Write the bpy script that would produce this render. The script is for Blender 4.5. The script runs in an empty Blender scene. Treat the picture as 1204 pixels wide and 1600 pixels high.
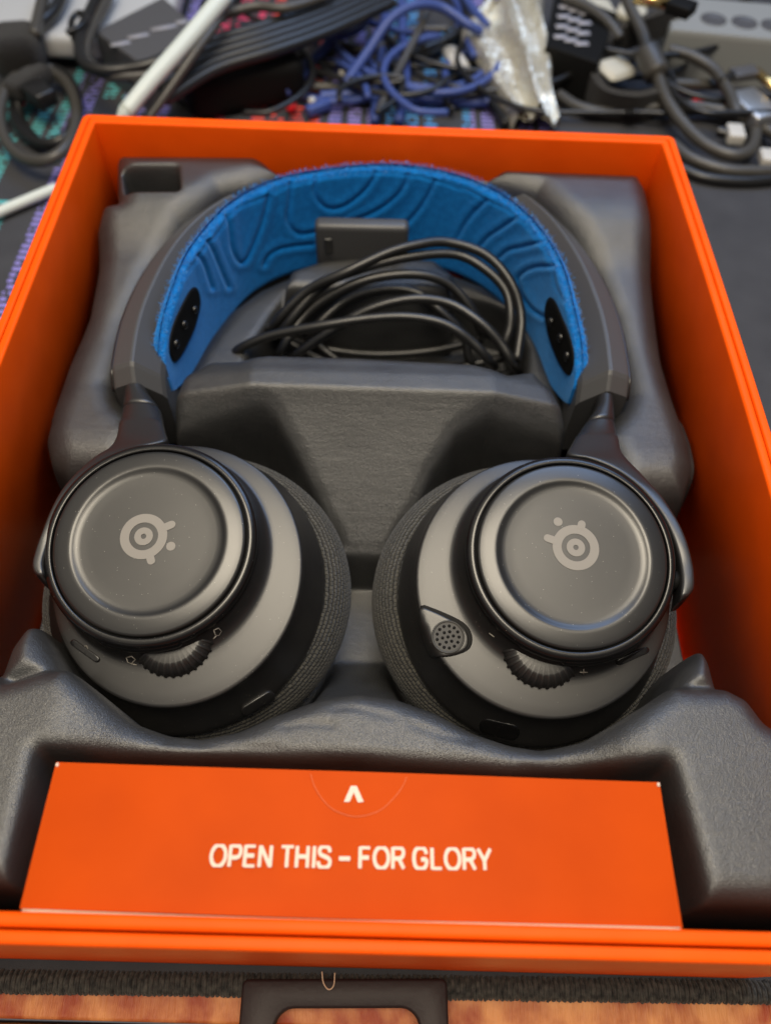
import bpy, bmesh, math, random
import numpy as np
from mathutils import Vector, Matrix
from mathutils.bvhtree import BVHTree
random.seed(7); rng = np.random.default_rng(7)
S = bpy.context.scene
COL = S.collection

# ------------------------------------------------------------------ camera (1 unit = 1 dm; mat surface z = 0, box rim z = 0.9)
CAM = np.array([0.0461, -0.0788, 2.7733]); PITCH, ROLL, YAW, FPX = 1.0060, 0.0474, 0.0179, 1200.73
_fw = np.array([math.sin(YAW)*math.cos(PITCH), math.cos(YAW)*math.cos(PITCH), -math.sin(PITCH)])
_r0 = np.array([math.cos(YAW), -math.sin(YAW), 0.0]); _u0 = np.cross(_r0, _fw)
_rt = _r0*math.cos(ROLL) + _u0*math.sin(ROLL); _up = -_r0*math.sin(ROLL) + _u0*math.cos(ROLL)
cam = bpy.data.cameras.new('camera'); co = bpy.data.objects.new('camera', cam); COL.objects.link(co)
co.matrix_world = Matrix(((_rt[0], _up[0], -_fw[0], CAM[0]), (_rt[1], _up[1], -_fw[1], CAM[1]), (_rt[2], _up[2], -_fw[2], CAM[2]), (0, 0, 0, 1)))
cam.sensor_fit = 'VERTICAL'; cam.sensor_height = 36; cam.sensor_width = 36; cam.lens = FPX/1600*36
cam.clip_start = 0.05; cam.clip_end = 100
cam.dof.use_dof = True; cam.dof.focus_distance = 2.26; cam.dof.aperture_fstop = 0.82
S.camera = co

# ------------------------------------------------------------------ world, lamps, exposure
w = bpy.data.worlds.new('World'); S.world = w; w.use_nodes = True
w.node_tree.nodes['Background'].inputs[0].default_value = (0.5, 0.5, 0.52, 1)
w.node_tree.nodes['Background'].inputs[1].default_value = 0.26
def area(name, loc, target, sx, sy, power, col):
    l = bpy.data.lights.new(name, 'AREA'); l.shape = 'RECTANGLE'; l.size = sx; l.size_y = sy; l.energy = power; l.color = col
    o = bpy.data.objects.new(name, l); COL.objects.link(o); o.location = loc
    o.rotation_euler = (Vector(target)-Vector(loc)).to_track_quat('-Z', 'Y').to_euler(); return o
area('ceiling_lamp', (0.0, 0.8, 9.0), (0, 0.8, 0), 4.4, 4.2, 900, (1.0, 0.88, 0.69))
area('ceiling_bounce', (-1.5, 1.0, 9.2), (0, 1.5, 0), 16, 14, 470, (1.0, 0.89, 0.72))
area('window_light', (2.6, 6.6, 7.6), (0.2, 1.5, 0.5), 6.0, 4.2, 420, (0.40, 0.60, 1.0))
S.view_settings.view_transform = 'Standard'; S.view_settings.look = 'None'; S.view_settings.exposure = 0.0; S.view_settings.gamma = 1
S.view_settings.use_curve_mapping = False
S.cycles.use_denoising = True; S.cycles.max_bounces = 8

# ------------------------------------------------------------------ helpers
def P(x, y, z):
    """the point at height z that lies under pixel (x, y) of the 1204x1600 photograph"""
    d = _rt*(x-602)/FPX - _up*(y-800)/FPX + _fw
    return CAM + d*((z-CAM[2])/d[2])
def ray(x, y):
    d = _rt*(x-602)/FPX - _up*(y-800)/FPX + _fw
    return Vector(CAM), Vector(d/np.linalg.norm(d))
def proj(Q):
    q = np.asarray(Q)-CAM; k = q@_fw
    return np.stack([602+FPX*(q@_rt)/k, 800-FPX*(q@_up)/k], -1)
def PP(L, z=None): return np.array([P(p[0], p[1], p[2] if len(p) > 2 else z) for p in L])
def tag(o, label=None, cat=None, group=None, kind=None):
    if label: o['label'] = label
    if cat: o['category'] = cat
    if group: o['group'] = group
    if kind: o['kind'] = kind
    return o
def empty(name, loc, label, cat, group=None):
    o = bpy.data.objects.new(name, None); o.empty_display_size = 0.1; COL.objects.link(o); o.location = loc
    return tag(o, label, cat, group)
def mesh(name, V, F, mat, parent=None, smooth=True, fix=True, uv=None):
    me = bpy.data.meshes.new(name); me.from_pydata([tuple(map(float, v)) for v in V], [], [tuple(map(int, f)) for f in F])
    if fix:
        bm = bmesh.new(); bm.from_mesh(me); bmesh.ops.recalc_face_normals(bm, faces=bm.faces); bm.to_mesh(me); bm.free()
    me.polygons.foreach_set('use_smooth', [smooth]*len(me.polygons))
    if uv is not None:
        ul = me.uv_layers.new(name='UVMap'); li = np.zeros(len(me.loops), dtype=np.int32); me.loops.foreach_get('vertex_index', li)
        ul.data.foreach_set('uv', np.asarray(uv, dtype=np.float32)[li].ravel())
    me.update()
    o = bpy.data.objects.new(name, me); COL.objects.link(o)
    if mat: me.materials.append(mat)
    if parent is not None:
        o.parent = parent; o.matrix_parent_inverse = wmat(parent).inverted()
    return o
def wmat(o):
    m = o.matrix_parent_inverse @ o.matrix_basis
    return (wmat(o.parent) @ m) if o.parent else o.matrix_basis.copy()
def merge(parts):
    V, F = [], []; n = 0
    for v, f in parts:
        V.append(np.asarray(v, float)); F += [[i+n for i in q] for q in f]; n += len(v)
    return np.concatenate(V), F
def loft(rings, closed=True, cap0=False, cap1=False):
    n = len(rings[0]); V = np.concatenate([np.asarray(r, float) for r in rings]); F = []
    for i in range(len(rings)-1):
        for j in range(n if closed else n-1):
            k = (j+1) % n; F.append((i*n+j, i*n+k, (i+1)*n+k, (i+1)*n+j))
    if cap0: F.append(list(range(n))[::-1])
    if cap1: F.append([(len(rings)-1)*n+j for j in range(n)])
    return V, F
def spline(pts, n, closed=False):
    p = np.asarray(pts, float); m = len(p)
    if closed: q = np.concatenate([p[-1:], p, p[:2]])
    else: q = np.concatenate([2*p[:1]-p[1:2], p, 2*p[-1:]-p[-2:-1]])
    out = []; segs = m if closed else m-1
    for i in range(segs):
        a, b, c, d = q[i:i+4]; t = np.linspace(0, 1, 24, endpoint=False)[:, None]
        out.append(0.5*((2*b)+(c-a)*t+(2*a-5*b+4*c-d)*t**2+(3*b-a-3*c+d)*t**3))
    o = np.concatenate(out+([p[:1]] if closed else [p[-1:]]))
    L = np.concatenate([[0], np.cumsum(np.linalg.norm(np.diff(o, axis=0), axis=1))])
    s = np.linspace(0, L[-1], n, endpoint=not closed)
    return np.stack([np.interp(s, L, o[:, k]) for k in range(o.shape[1])], 1)
def sweep(path, r, sides=10, flat=1.0, caps=True, wide=1.0, upv=None):
    path = np.asarray(path, float); n = len(path); T = np.gradient(path, axis=0); T /= np.linalg.norm(T, axis=1)[:, None]+1e-12
    r = np.broadcast_to(np.asarray(r, float), (n,)); u = np.array([0, 0, 1.0]) if upv is None else np.asarray(upv, float)
    if abs(T[0]@u) > .95: u = np.array([1.0, 0, 0])
    rings = []; a = np.linspace(0, 2*np.pi, sides, endpoint=False)
    for i in range(n):
        u = u-T[i]*(u@T[i]); u /= np.linalg.norm(u); s = np.cross(T[i], u)
        rings.append(path[i]+r[i]*(np.cos(a)[:, None]*s*wide+np.sin(a)[:, None]*u*flat))
    return loft(rings, True, caps, caps)
def tube(name, pts, r, mat, parent=None, n=80, sides=10, **k):
    return mesh(name, *sweep(spline(pts, n), r, sides, **k), mat, parent)
def rbox_vf(size, bev=0.01, seg=3, M=None):
    bm = bmesh.new(); bmesh.ops.create_cube(bm, size=1)
    bmesh.ops.scale(bm, vec=size, verts=bm.verts)
    if bev: bmesh.ops.bevel(bm, geom=bm.edges[:], offset=bev, segments=seg, profile=.5, affect='EDGES')
    if M is not None: bmesh.ops.transform(bm, matrix=M, verts=bm.verts)
    V = np.array([v.co[:] for v in bm.verts]); F = [[v.index for v in f.verts] for f in bm.faces]; bm.free(); return V, F
def TR(loc, rz=0, rx=0, ry=0): return Matrix.Translation(Vector(loc)) @ Matrix.Rotation(rz, 4, 'Z') @ Matrix.Rotation(rx, 4, 'X') @ Matrix.Rotation(ry, 4, 'Y')
def rbox(name, loc, size, mat, parent=None, bev=0.01, seg=3, rz=0, rx=0, ry=0):
    return mesh(name, *rbox_vf(size, bev, seg, TR(loc, rz, rx, ry)), mat, parent)
def lathe(prof, n=96):
    a = np.linspace(0, 2*np.pi, n, endpoint=False)
    return [np.stack([r*np.cos(a), r*np.sin(a), np.full(n, d)], 1) for r, d in prof]
def polydist(x, y, poly):
    """signed distance to a polygon, positive inside"""
    p = np.asarray(poly)[:, :2]; q = np.roll(p, -1, 0); best = np.full(x.shape, 1e9); ins = np.zeros(x.shape, bool)
    for (ax, ay), (bx, by) in zip(p, q):
        ex, ey = bx-ax, by-ay; wx, wy = x-ax, y-ay; t = np.clip((wx*ex+wy*ey)/(ex*ex+ey*ey+1e-12), 0, 1)
        best = np.minimum(best, np.hypot(wx-t*ex, wy-t*ey))
        c = ((ay > y) != (by > y)); xi = ax+(y-ay)*ex/np.where(abs(ey) < 1e-12, 1e-12, ey); ins ^= c & (x < xi)
    return np.where(ins, best, -best)
def smin(a, b, k): h = np.clip(.5+.5*(b-a)/k, 0, 1); return b*(1-h)+a*h-k*h*(1-h)
def smax(a, b, k): return -smin(-a, -b, k)
def sstep(a, b, x): t = np.clip((x-a)/(b-a), 0, 1); return t*t*(3-2*t)

# ------------------------------------------------------------------ materials
def mat(name, col, rough=.5, spec=.5, metal=0, sheen=0, coat=0, **k):
    m = bpy.data.materials.new(name); m.use_nodes = True; b = m.node_tree.nodes['Principled BSDF']
    b.inputs['Base Color'].default_value = (*col, 1); b.inputs['Roughness'].default_value = rough
    b.inputs['Specular IOR Level'].default_value = spec; b.inputs['Metallic'].default_value = metal
    b.inputs['Sheen Weight'].default_value = sheen; b.inputs['Coat Weight'].default_value = coat
    return m
def nd(m, t, **k):
    n = m.node_tree.nodes.new(t)
    for a, v in k.items():
        if a.startswith('i_'):
            key = a[2:].replace('_', ' '); n.inputs[int(key) if key.isdigit() else key].default_value = v
        else: setattr(n, a, v)
    return n
def lk(m, a, b): m.node_tree.links.new(a, b)
def bsdf(m): return m.node_tree.nodes['Principled BSDF']
def coords(m, scale=(1, 1, 1), kind='Object'):
    tc = nd(m, 'ShaderNodeTexCoord'); mp = nd(m, 'ShaderNodeMapping'); mp.inputs['Scale'].default_value = scale
    lk(m, tc.outputs[kind], mp.inputs[0]); return mp.outputs[0]
def bumps(m, layers):
    """layers: (scale vector, noise scale, detail, strength, distance)"""
    prev = None
    for sc, ns, det, st, di in layers:
        v = coords(m, sc); n = nd(m, 'ShaderNodeTexNoise', i_Scale=ns, i_Detail=det, i_Roughness=.6); lk(m, v, n.inputs['Vector'])
        b = nd(m, 'ShaderNodeBump', i_Strength=st, i_Distance=di); lk(m, n.outputs['Fac'], b.inputs['Height'])
        if prev: lk(m, prev, b.inputs['Normal'])
        prev = b.outputs[0]
    lk(m, prev, bsdf(m).inputs['Normal'])
def vary(m, c0, c1, scale, detail=4, sc=(1, 1, 1), lo=.3, hi=.7, specks=0, speck_col=(.5, .48, .44), dens=90):
    n = nd(m, 'ShaderNodeTexNoise', i_Scale=scale, i_Detail=detail); lk(m, coords(m, sc), n.inputs['Vector'])
    r = nd(m, 'ShaderNodeValToRGB'); r.color_ramp.elements[0].position = lo; r.color_ramp.elements[1].position = hi
    r.color_ramp.elements[0].color = (*c0, 1); r.color_ramp.elements[1].color = (*c1, 1); lk(m, n.outputs['Fac'], r.inputs[0]); out = r.outputs[0]
    if specks:   # dust lying on the surface
        vo = nd(m, 'ShaderNodeTexVoronoi', i_Scale=dens); lk(m, coords(m), vo.inputs['Vector'])
        lt = nd(m, 'ShaderNodeMath', operation='LESS_THAN'); lt.inputs[1].default_value = .10; lk(m, vo.outputs['Distance'], lt.inputs[0])
        sp = nd(m, 'ShaderNodeSeparateColor'); lk(m, vo.outputs['Color'], sp.inputs[0])
        gt = nd(m, 'ShaderNodeMath', operation='GREATER_THAN'); gt.inputs[1].default_value = 1-specks; lk(m, sp.outputs[0], gt.inputs[0])
        mu = nd(m, 'ShaderNodeMath', operation='MULTIPLY'); lk(m, lt.outputs[0], mu.inputs[0]); lk(m, gt.outputs[0], mu.inputs[1])
        mx = nd(m, 'ShaderNodeMix', data_type='RGBA'); lk(m, mu.outputs[0], mx.inputs[0]); lk(m, out, mx.inputs[6]); mx.inputs[7].default_value = (*speck_col, 1); out = mx.outputs[2]
    lk(m, out, bsdf(m).inputs['Base Color'])
def rough_vary(m, a, b, scale):
    n = nd(m, 'ShaderNodeTexNoise', i_Scale=scale, i_Detail=5); lk(m, coords(m), n.inputs['Vector'])
    r = nd(m, 'ShaderNodeMapRange', i_3=a, i_4=b); lk(m, n.outputs['Fac'], r.inputs[0]); lk(m, r.outputs[0], bsdf(m).inputs['Roughness'])

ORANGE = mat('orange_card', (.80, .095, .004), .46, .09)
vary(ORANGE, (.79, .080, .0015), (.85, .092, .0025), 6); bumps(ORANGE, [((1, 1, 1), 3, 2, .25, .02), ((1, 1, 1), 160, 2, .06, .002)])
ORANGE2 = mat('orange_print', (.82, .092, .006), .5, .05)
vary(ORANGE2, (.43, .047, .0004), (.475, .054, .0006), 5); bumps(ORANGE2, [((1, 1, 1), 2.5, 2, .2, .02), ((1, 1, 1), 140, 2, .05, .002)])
RAWCARD = mat('raw_card_edge', (.55, .38, .26), .8, .2); bumps(RAWCARD, [((1, 1, 1), 60, 3, .4, .003)])
SCORE = mat('score_line', (.62, .12, .03), .5, .3)
WHITE = mat('white_ink', (.64, .49, .39), .5, .4)
FOAM = mat('foam', (.045, .045, .045), .5, .80)
vary(FOAM, (.019, .0193, .0200), (.030, .0302, .0304), 7, 6, specks=.08, speck_col=(.22, .21, .19), dens=120); rough_vary(FOAM, .31, .45, 9)
bumps(FOAM, [((1, 1, 1), 4, 3, .12, .03), ((.35, 2.2, 2.2), 8, 4, .08, .02), ((1, 1, 1), 60, 3, .16, .005), ((1, 1, 1), 170, 2, .20, .004), ((1, 1, 1), 380, 1, .5, .003)])
SATIN = mat('satin_black_plastic', (.03, .029, .028), .40, .66)
vary(SATIN, (.008, .0075, .0075), (.011, .0105, .010), 14, specks=.10, dens=120, speck_col=(.22, .21, .19)); bumps(SATIN, [((1, 1, 1), 420, 2, .10, .001)])
PLATE = mat('matte_plate', (.045, .043, .041), .40, .66)
vary(PLATE, (.010, .0098, .0096), (.013, .0127, .0123), 9, specks=.14, dens=110, speck_col=(.30, .29, .26)); bumps(PLATE, [((1, 1, 1), 500, 2, .08, .0008)]); rough_vary(PLATE, .30, .36, 5)
GLOSS = mat('gloss_black_plastic', (.010, .0095, .0095), .24, .5)
vary(GLOSS, (.004, .0038, .0038), (.006, .0055, .0055), 20, specks=.12, dens=120, speck_col=(.2, .19, .17))
BLACK = mat('dull_black_plastic', (.005, .005, .005), .6, .12)
LOGO = mat('grey_ink', (.19, .175, .155), .45, .4)
BLUE = mat('blue_fabric', (.004, .115, .36), .85, .15, sheen=.5)
bsdf(BLUE).inputs['Sheen Tint'].default_value = (.25, .55, 1, 1); bsdf(BLUE).inputs['Sheen Roughness'].default_value = .4
vary(BLUE, (.001, .125, .43), (.004, .175, .55), 40, 6); bumps(BLUE, [((1, 1, 1), 220, 3, .7, .005), ((1, 1, 1), 60, 3, .25, .006)])
def twill(m):
    mp = nd(m, 'ShaderNodeTexCoord'); wv = nd(m, 'ShaderNodeTexWave', wave_type='BANDS', bands_direction='DIAGONAL', i_Scale=46., i_Distortion=1.6, i_Detail=2.); lk(m, mp.outputs['UV'], wv.inputs['Vector'])
    b = nd(m, 'ShaderNodeBump', i_Strength=.18, i_Distance=.004); lk(m, wv.outputs['Fac'], b.inputs['Height']); src = bsdf(m).inputs['Normal'].links[0].from_socket; lk(m, src, b.inputs['Normal']); lk(m, b.outputs[0], bsdf(m).inputs['Normal'])
twill(BLUE)
FUZZ = mat('blue_fibre', (.02, .22, .60), .8, .2, sheen=.5)
BAND = mat('matte_grey_plastic', (.046, .046, .048), .44, .5); bumps(BAND, [((1, 1, 1), 420, 2, .10, .001)])
GRILLE = mat('grille_metal', (.035, .034, .032), .55, .35)
YOKE = mat('satin_grey_plastic', (.013, .013, .0135), .36, .75); bumps(YOKE, [((1, 1, 1), 420, 2, .1, .001)])
PALE = mat('pale_grey_plastic', (.50, .49, .46), .45, .4)
MESHF = mat('knit_mesh', (.03, .03, .028), .8, .2, sheen=.15)
def knit(m):
    mp = coords(m, (1, 1, 1), 'UV'); br = nd(m, 'ShaderNodeTexBrick', offset=.5); br.inputs['Scale'].default_value = 1
    br.inputs['Brick Width'].default_value = 1.0; br.inputs['Row Height'].default_value = .5; br.inputs['Mortar Size'].default_value = .16; br.inputs['Mortar Smooth'].default_value = .9
    br.inputs['Color1'].default_value = (.060, .056, .046, 1); br.inputs['Color2'].default_value = (.038, .036, .030, 1); br.inputs['Mortar'].default_value = (.003, .003, .003, 1)
    n = nd(m, 'ShaderNodeTexNoise', i_Scale=.8, i_Detail=3); lk(m, mp, n.inputs['Vector'])
    ad = nd(m, 'ShaderNodeVectorMath', operation='MULTIPLY_ADD'); ad.inputs[1].default_value = (.35, .35, 0); lk(m, n.outputs['Color'], ad.inputs[0]); lk(m, mp, ad.inputs[2])
    lk(m, ad.outputs[0], br.inputs['Vector']); lk(m, br.outputs['Color'], bsdf(m).inputs['Base Color'])
    b = nd(m, 'ShaderNodeBump', i_Strength=.9, i_Distance=.006, invert=True); lk(m, br.outputs['Fac'], b.inputs['Height']); lk(m, b.outputs[0], bsdf(m).inputs['Normal'])
knit(MESHF)
CABLE = mat('black_rubber', (.010, .0098, .0098), .36, .5); bumps(CABLE, [((1, 1, 1), 90, 2, .08, .003)])
CABLE2 = mat('grey_rubber', (.050, .047, .042), .42, .5)
BLUEC = mat('blue_cable_jacket', (.040, .068, .23), .45, .4)
WHITEC = mat('pale_plastic', (.55, .60, .56), .4, .5)
GREYP = mat('grey_plastic', (.24, .25, .25), .45, .4)
SILV = mat('silver_grey_plastic', (.42, .43, .44), .4, .5)
DGREY = mat('dark_grey_plastic', (.07, .07, .075), .45, .5)
LABELG = mat('grey_label_ink', (.32, .32, .36), .5, .3)
METAL = mat('steel', (.55, .54, .52), .42, .5, metal=1)
GOLD = mat('gold_plating', (.95, .68, .28), .2, .5, metal=1)
VELCRO = mat('velcro', (.012, .011, .011), .95, .1, sheen=.15); bumps(VELCRO, [((1, 1, 1), 120, 3, 1, .02)])
FILM = mat('clear_film', (.78, .74, .62), .27, .7, metal=.7); bumps(FILM, [((1, 1, 1), 5, 4, .8, .05), ((2.5, .6, 1), 14, 3, .7, .03)])
PAPER = mat('pale_paper', (.50, .48, .40), .5, .4)
RED = mat('red_plastic', (.75, .02, .03), .35, .5)
STITCH = mat('black_thread', (.022, .022, .020), .75, .25, sheen=.1); vary(STITCH, (.010, .010, .010), (.075, .070, .060), 60, 5); bumps(STITCH, [((1, 1, 1), 160, 2, .5, .004)])
TABP = mat('brown_black_plastic', (.024, .015, .015), .48, .22); bumps(TABP, [((1, 1, 1), 25, 3, .15, .01), ((1, 1, 1), 300, 2, .1, .002)])
WOOD = mat('copper_wood', (.4, .13, .05), .45, .5)
vary(WOOD, (.34, .050, .010), (.74, .30, .10), 9, 8, (1, .8, 1), .36, .66); bumps(WOOD, [((8, 1, 1), 14, 4, .4, .01)])
WOOD2 = mat('gold_wood', (.5, .3, .1), .42, .5)
vary(WOOD2, (.34, .09, .02), (.80, .52, .18), 9, 8, (1, .5, 1), .38, .62); bumps(WOOD2, [((8, 1, 1), 14, 4, .4, .01)])
# printed desk mat: columns of small coloured rows on charcoal cloth
MAT = mat('printed_mat_cloth', (.02, .02, .022), .8, .2)
def matprint(m):
    tc = nd(m, 'ShaderNodeTexCoord'); sx = nd(m, 'ShaderNodeSeparateXYZ'); lk(m, tc.outputs['Object'], sx.inputs[0])
    def mth(op, a, b=None, c=None):
        n = nd(m, 'ShaderNodeMath', operation=op)
        for i, v in enumerate((a, b, c)):
            if v is None: continue
            if isinstance(v, (int, float)): n.inputs[i].default_value = v
            else: lk(m, v, n.inputs[i])
        return n.outputs[0]
    x, y = sx.outputs[0], sx.outputs[1]
    cx = mth('MULTIPLY', x, 8.3); ci = mth('FLOOR', cx); cf = mth('FRACT', cx)
    ry = mth('MULTIPLY', y, 22.0); ri = mth('FLOOR', ry); rf = mth('FRACT', ry)
    seg = mth('FLOOR', mth('MULTIPLY', y, 1.9))
    wn = nd(m, 'ShaderNodeTexWhiteNoise', noise_dimensions='2D'); cb = nd(m, 'ShaderNodeCombineXYZ'); lk(m, ci, cb.inputs[0]); lk(m, seg, cb.inputs[1]); lk(m, cb.outputs[0], wn.inputs['Vector'])
    wn2 = nd(m, 'ShaderNodeTexWhiteNoise', noise_dimensions='2D'); cb2 = nd(m, 'ShaderNodeCombineXYZ'); lk(m, mth('FLOOR', mth('MULTIPLY', x, 50)), cb2.inputs[0]); lk(m, ri, cb2.inputs[1]); lk(m, cb2.outputs[0], wn2.inputs['Vector'])
    on = mth('GREATER_THAN', wn.outputs['Value'], .30)
    inc = mth('MULTIPLY', mth('GREATER_THAN', cf, .14), mth('LESS_THAN', cf, .80))
    row = mth('MULTIPLY', mth('GREATER_THAN', rf, .22), mth('LESS_THAN', rf, .80))
    ch = mth('GREATER_THAN', wn2.outputs['Value'], .22)
    lim = mth('MULTIPLY', mth('LESS_THAN', x, 1.05), mth('GREATER_THAN', y, .6))
    f = mth('MULTIPLY', mth('MULTIPLY', mth('MULTIPLY', on, inc), mth('MULTIPLY', row, ch)), lim)
    r = nd(m, 'ShaderNodeValToRGB'); lk(m, mth('MULTIPLY_ADD', x, 1/5.0, .55), r.inputs[0]); cr = r.color_ramp; cr.interpolation = 'CONSTANT'
    T, PU, RE, OR, BL = (.09, .42, .45, 1), (.24, .21, .55, 1), (.80, .06, .15, 1), (.90, .10, .07, 1), (.08, .32, .68, 1)
    cols = [(0, T), (.155, PU), (.185, T), (.215, PU), (.29, RE), (.385, OR), (.465, PU), (.545, BL), (.66, PU), (.78, PU)]
    while len(cr.elements) < len(cols): cr.elements.new(.5)
    for e, (p, c) in zip(cr.elements, cols): e.position = p; e.color = c
    mx = nd(m, 'ShaderNodeMix', data_type='RGBA'); lk(m, f, mx.inputs[0]); lk(m, r.outputs[0], mx.inputs[7])
    n = nd(m, 'ShaderNodeTexNoise', i_Scale=5, i_Detail=6); lk(m, tc.outputs['Object'], n.inputs['Vector'])
    rr = nd(m, 'ShaderNodeValToRGB'); rr.color_ramp.elements[0].color = (.034, .035, .040, 1); rr.color_ramp.elements[1].color = (.060, .061, .068, 1); lk(m, n.outputs['Fac'], rr.inputs[0]); lk(m, rr.outputs[0], mx.inputs[6])
    lk(m, mx.outputs[2], bsdf(m).inputs['Base Color'])
    n2 = nd(m, 'ShaderNodeTexNoise', i_Scale=220, i_Detail=2); lk(m, tc.outputs['Object'], n2.inputs['Vector'])
    b = nd(m, 'ShaderNodeBump', i_Strength=.5, i_Distance=.004); lk(m, n2.outputs['Fac'], b.inputs['Height']); lk(m, b.outputs[0], bsdf(m).inputs['Normal'])
matprint(MAT)

# ------------------------------------------------------------------ desk and mat
desk = empty('desk', (0, 0, -.06), None, None); tag(desk, kind='structure')
mesh('desk_board', *rbox_vf((14, 12, .4), .01, 2, TR((0, 5.845, -.245))), WOOD, desk)
mesh('desk_edge_board', *rbox_vf((14, .6, .4), .012, 2, TR((0, -.468, -.247))), WOOD2, desk)
tl, tr_ = P(0, 1520, .0), P(1204, 1537, .0); ang = math.atan2(tr_[1]-tl[1], tr_[0]-tl[0])
matroot = empty('desk_mat', (0, 0, -.04), 'charcoal cloth desk mat printed with coloured code columns under the orange box', 'desk mat')
def matxy(s, off): return np.array([s*math.cos(ang)-off*math.sin(ang), tl[1]+(s-tl[0])*math.sin(ang)*1.0+off*math.cos(ang)])
q0, q1 = matxy(-6, .0), matxy(6, .0)
V = [(q0[0], q0[1], 0), (q1[0], q1[1], 0), (6, 9, 0), (-6, 9, 0)]; V += [(a, b, -.04) for a, b, _ in V]
mesh('mat_cloth', V, [(0, 1, 2, 3), (4, 7, 6, 5), (0, 4, 5, 1), (1, 5, 6, 2), (2, 6, 7, 3), (3, 7, 4, 0)], MAT, matroot, smooth=False)
parts = []
xs = np.linspace(-1.9, 1.9, 400); core = np.array([[*matxy(s, -.022), -.006] for s in xs]); parts.append(sweep(core, .028, 10, flat=.9))
for i, s in enumerate(np.arange(-1.6, 1.6, .0080)):
    j = rng.normal(0, .0010, 4); a = np.linspace(-.15*np.pi, 1.15*np.pi, 8)
    pth = np.array([[*matxy(s+j[0]+.014*(t/7.0)*(1 if i % 2 else -.6), -.022+(.030+j[1])*math.cos(b)), -.006+(.027+j[2])*math.sin(b)] for t, b in enumerate(a)])
    parts.append(sweep(pth, .0046+abs(j[3])*.6, 5, caps=False))
tag(mesh('stitched_edge', *merge(parts), STITCH, matroot), kind='stuff')
# flat plastic tab that sticks out from under the box
tab = []
def tabsec():
    o = [(-.325, .35), (.305, .35), (.310, -.62), (-.330, -.62)]
    i = [(-.205, -.175), (.185, -.175), (.190, -.50), (-.208, -.50)]
    return o, i
def rrect(x0, x1, y0, y1, r, k=6):
    L = []
    for cx, cy, a0 in ((x1-r, y1-r, 0), (x0+r, y1-r, 90), (x0+r, y0+r, 180), (x1-r, y0+r, 270)):
        for t in range(k+1):
            a = math.radians(a0+90*t/k); L.append((cx+r*math.cos(a), cy+r*math.sin(a)))
    return np.array(L)
def frame_plate(x0, x1, y0, y1, r, hx0, hx1, hy0, hy1, hr, zt, th, bev=.008):
    def ring(o, z, rec): return np.c_[o(rec), np.full(28, z)]
    O = lambda e: rrect(x0+e, x1-e, y0+e, y1-e, max(r-e, .002)); I = lambda e: rrect(hx0-e, hx1+e, hy0-e, hy1+e, hr+e)
    R_ = [ring(I, zt-th, 0), ring(I, zt-bev, 0), ring(I, zt-bev*.3, bev*.3), ring(I, zt, bev), ring(O, zt, bev), ring(O, zt-bev*.3, bev*.3), ring(O, zt-bev, 0), ring(O, zt-th, 0), ring(I, zt-th, 0)]
    return loft(R_, True)
V, F = frame_plate(-.318, .300, -.66, -.030, .018, -.215, .215, -.55, -.105, .055, .048, .044)
V = V @ np.array(Matrix.Rotation(.025, 3, 'Z')).T
# the tab lies on the mat, so its hole starts just below the mat edge
tabo = mesh('plastic_tab', V, F, TABP); tag(tabo, 'dark brown flat plastic tab with rounded opening sticking out under the box', 'plastic tab')
for px, py in ((480, 1),): pass
fh = empty('loose_thread', (0, 0, .05), 'fine pale loose thread loop lying on the dark plastic tab', 'thread')
mesh('thread', *sweep(spline(PP([(503, 1518, .06), (505, 1535, .055), (513, 1546, .055), (521, 1540, .055), (523, 1520, .06)]), 40), .0022, 6), RAWCARD, fh)

# ------------------------------------------------------------------ the orange box
BW, BD, BH = 1.25, 3.05, .9
box = empty('gift_box', (0, 1.5, 0), 'open bright orange cardboard box holding the headset in grey foam', 'box')
def bow(V):
    V = np.array(V, float); s = np.sin(np.pi*np.clip(V[:, 1]/BD, 0, 1))
    V[:, 0] += np.where(V[:, 0] > .9, .022*s, 0); return V
def ringwall(x0, x1, y0, y1, t, z0, z1, bev, r):
    prof = [(0, z0), (0, z1-bev)]+[(bev*(1-math.cos(a)), z1-bev+bev*math.sin(a)) for a in np.linspace(.3, math.pi/2, 4)]
    prof += [(t-bev*(1-math.cos(a)), z1-bev+bev*math.sin(a)) for a in np.linspace(math.pi/2, .3, 4)]+[(t, z1-bev), (t, z0)]
    rings = []
    for i, z in prof:
        L = rrect(x0+i, x1-i, y0+i, y1-i, max(r-i, .004), 4); out = []
        for a, b in zip(L, np.roll(L, -1, 0)):
            k = 24 if np.linalg.norm(b-a) > .5 else 1
            for q in range(k): out.append([*(a+(b-a)*q/k), z])
        rings.append(np.array(out))
    rings.append(rings[0].copy())
    V, F = loft(rings, True); return bow(V), F
mesh('outer_shell', *ringwall(-BW, BW, 0, BD, .028, .004, BH, .008, .03), ORANGE, box)
mesh('inner_collar', *ringwall(-BW+.033, BW-.033, .033, BD-.033, .030, .03, BH+.004, .010, .018), ORANGE, box)
rbox('box_floor', (0, BD/2, .028), (2*BW-.06, BD-.06, .04), ORANGE, box, bev=.004)

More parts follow.
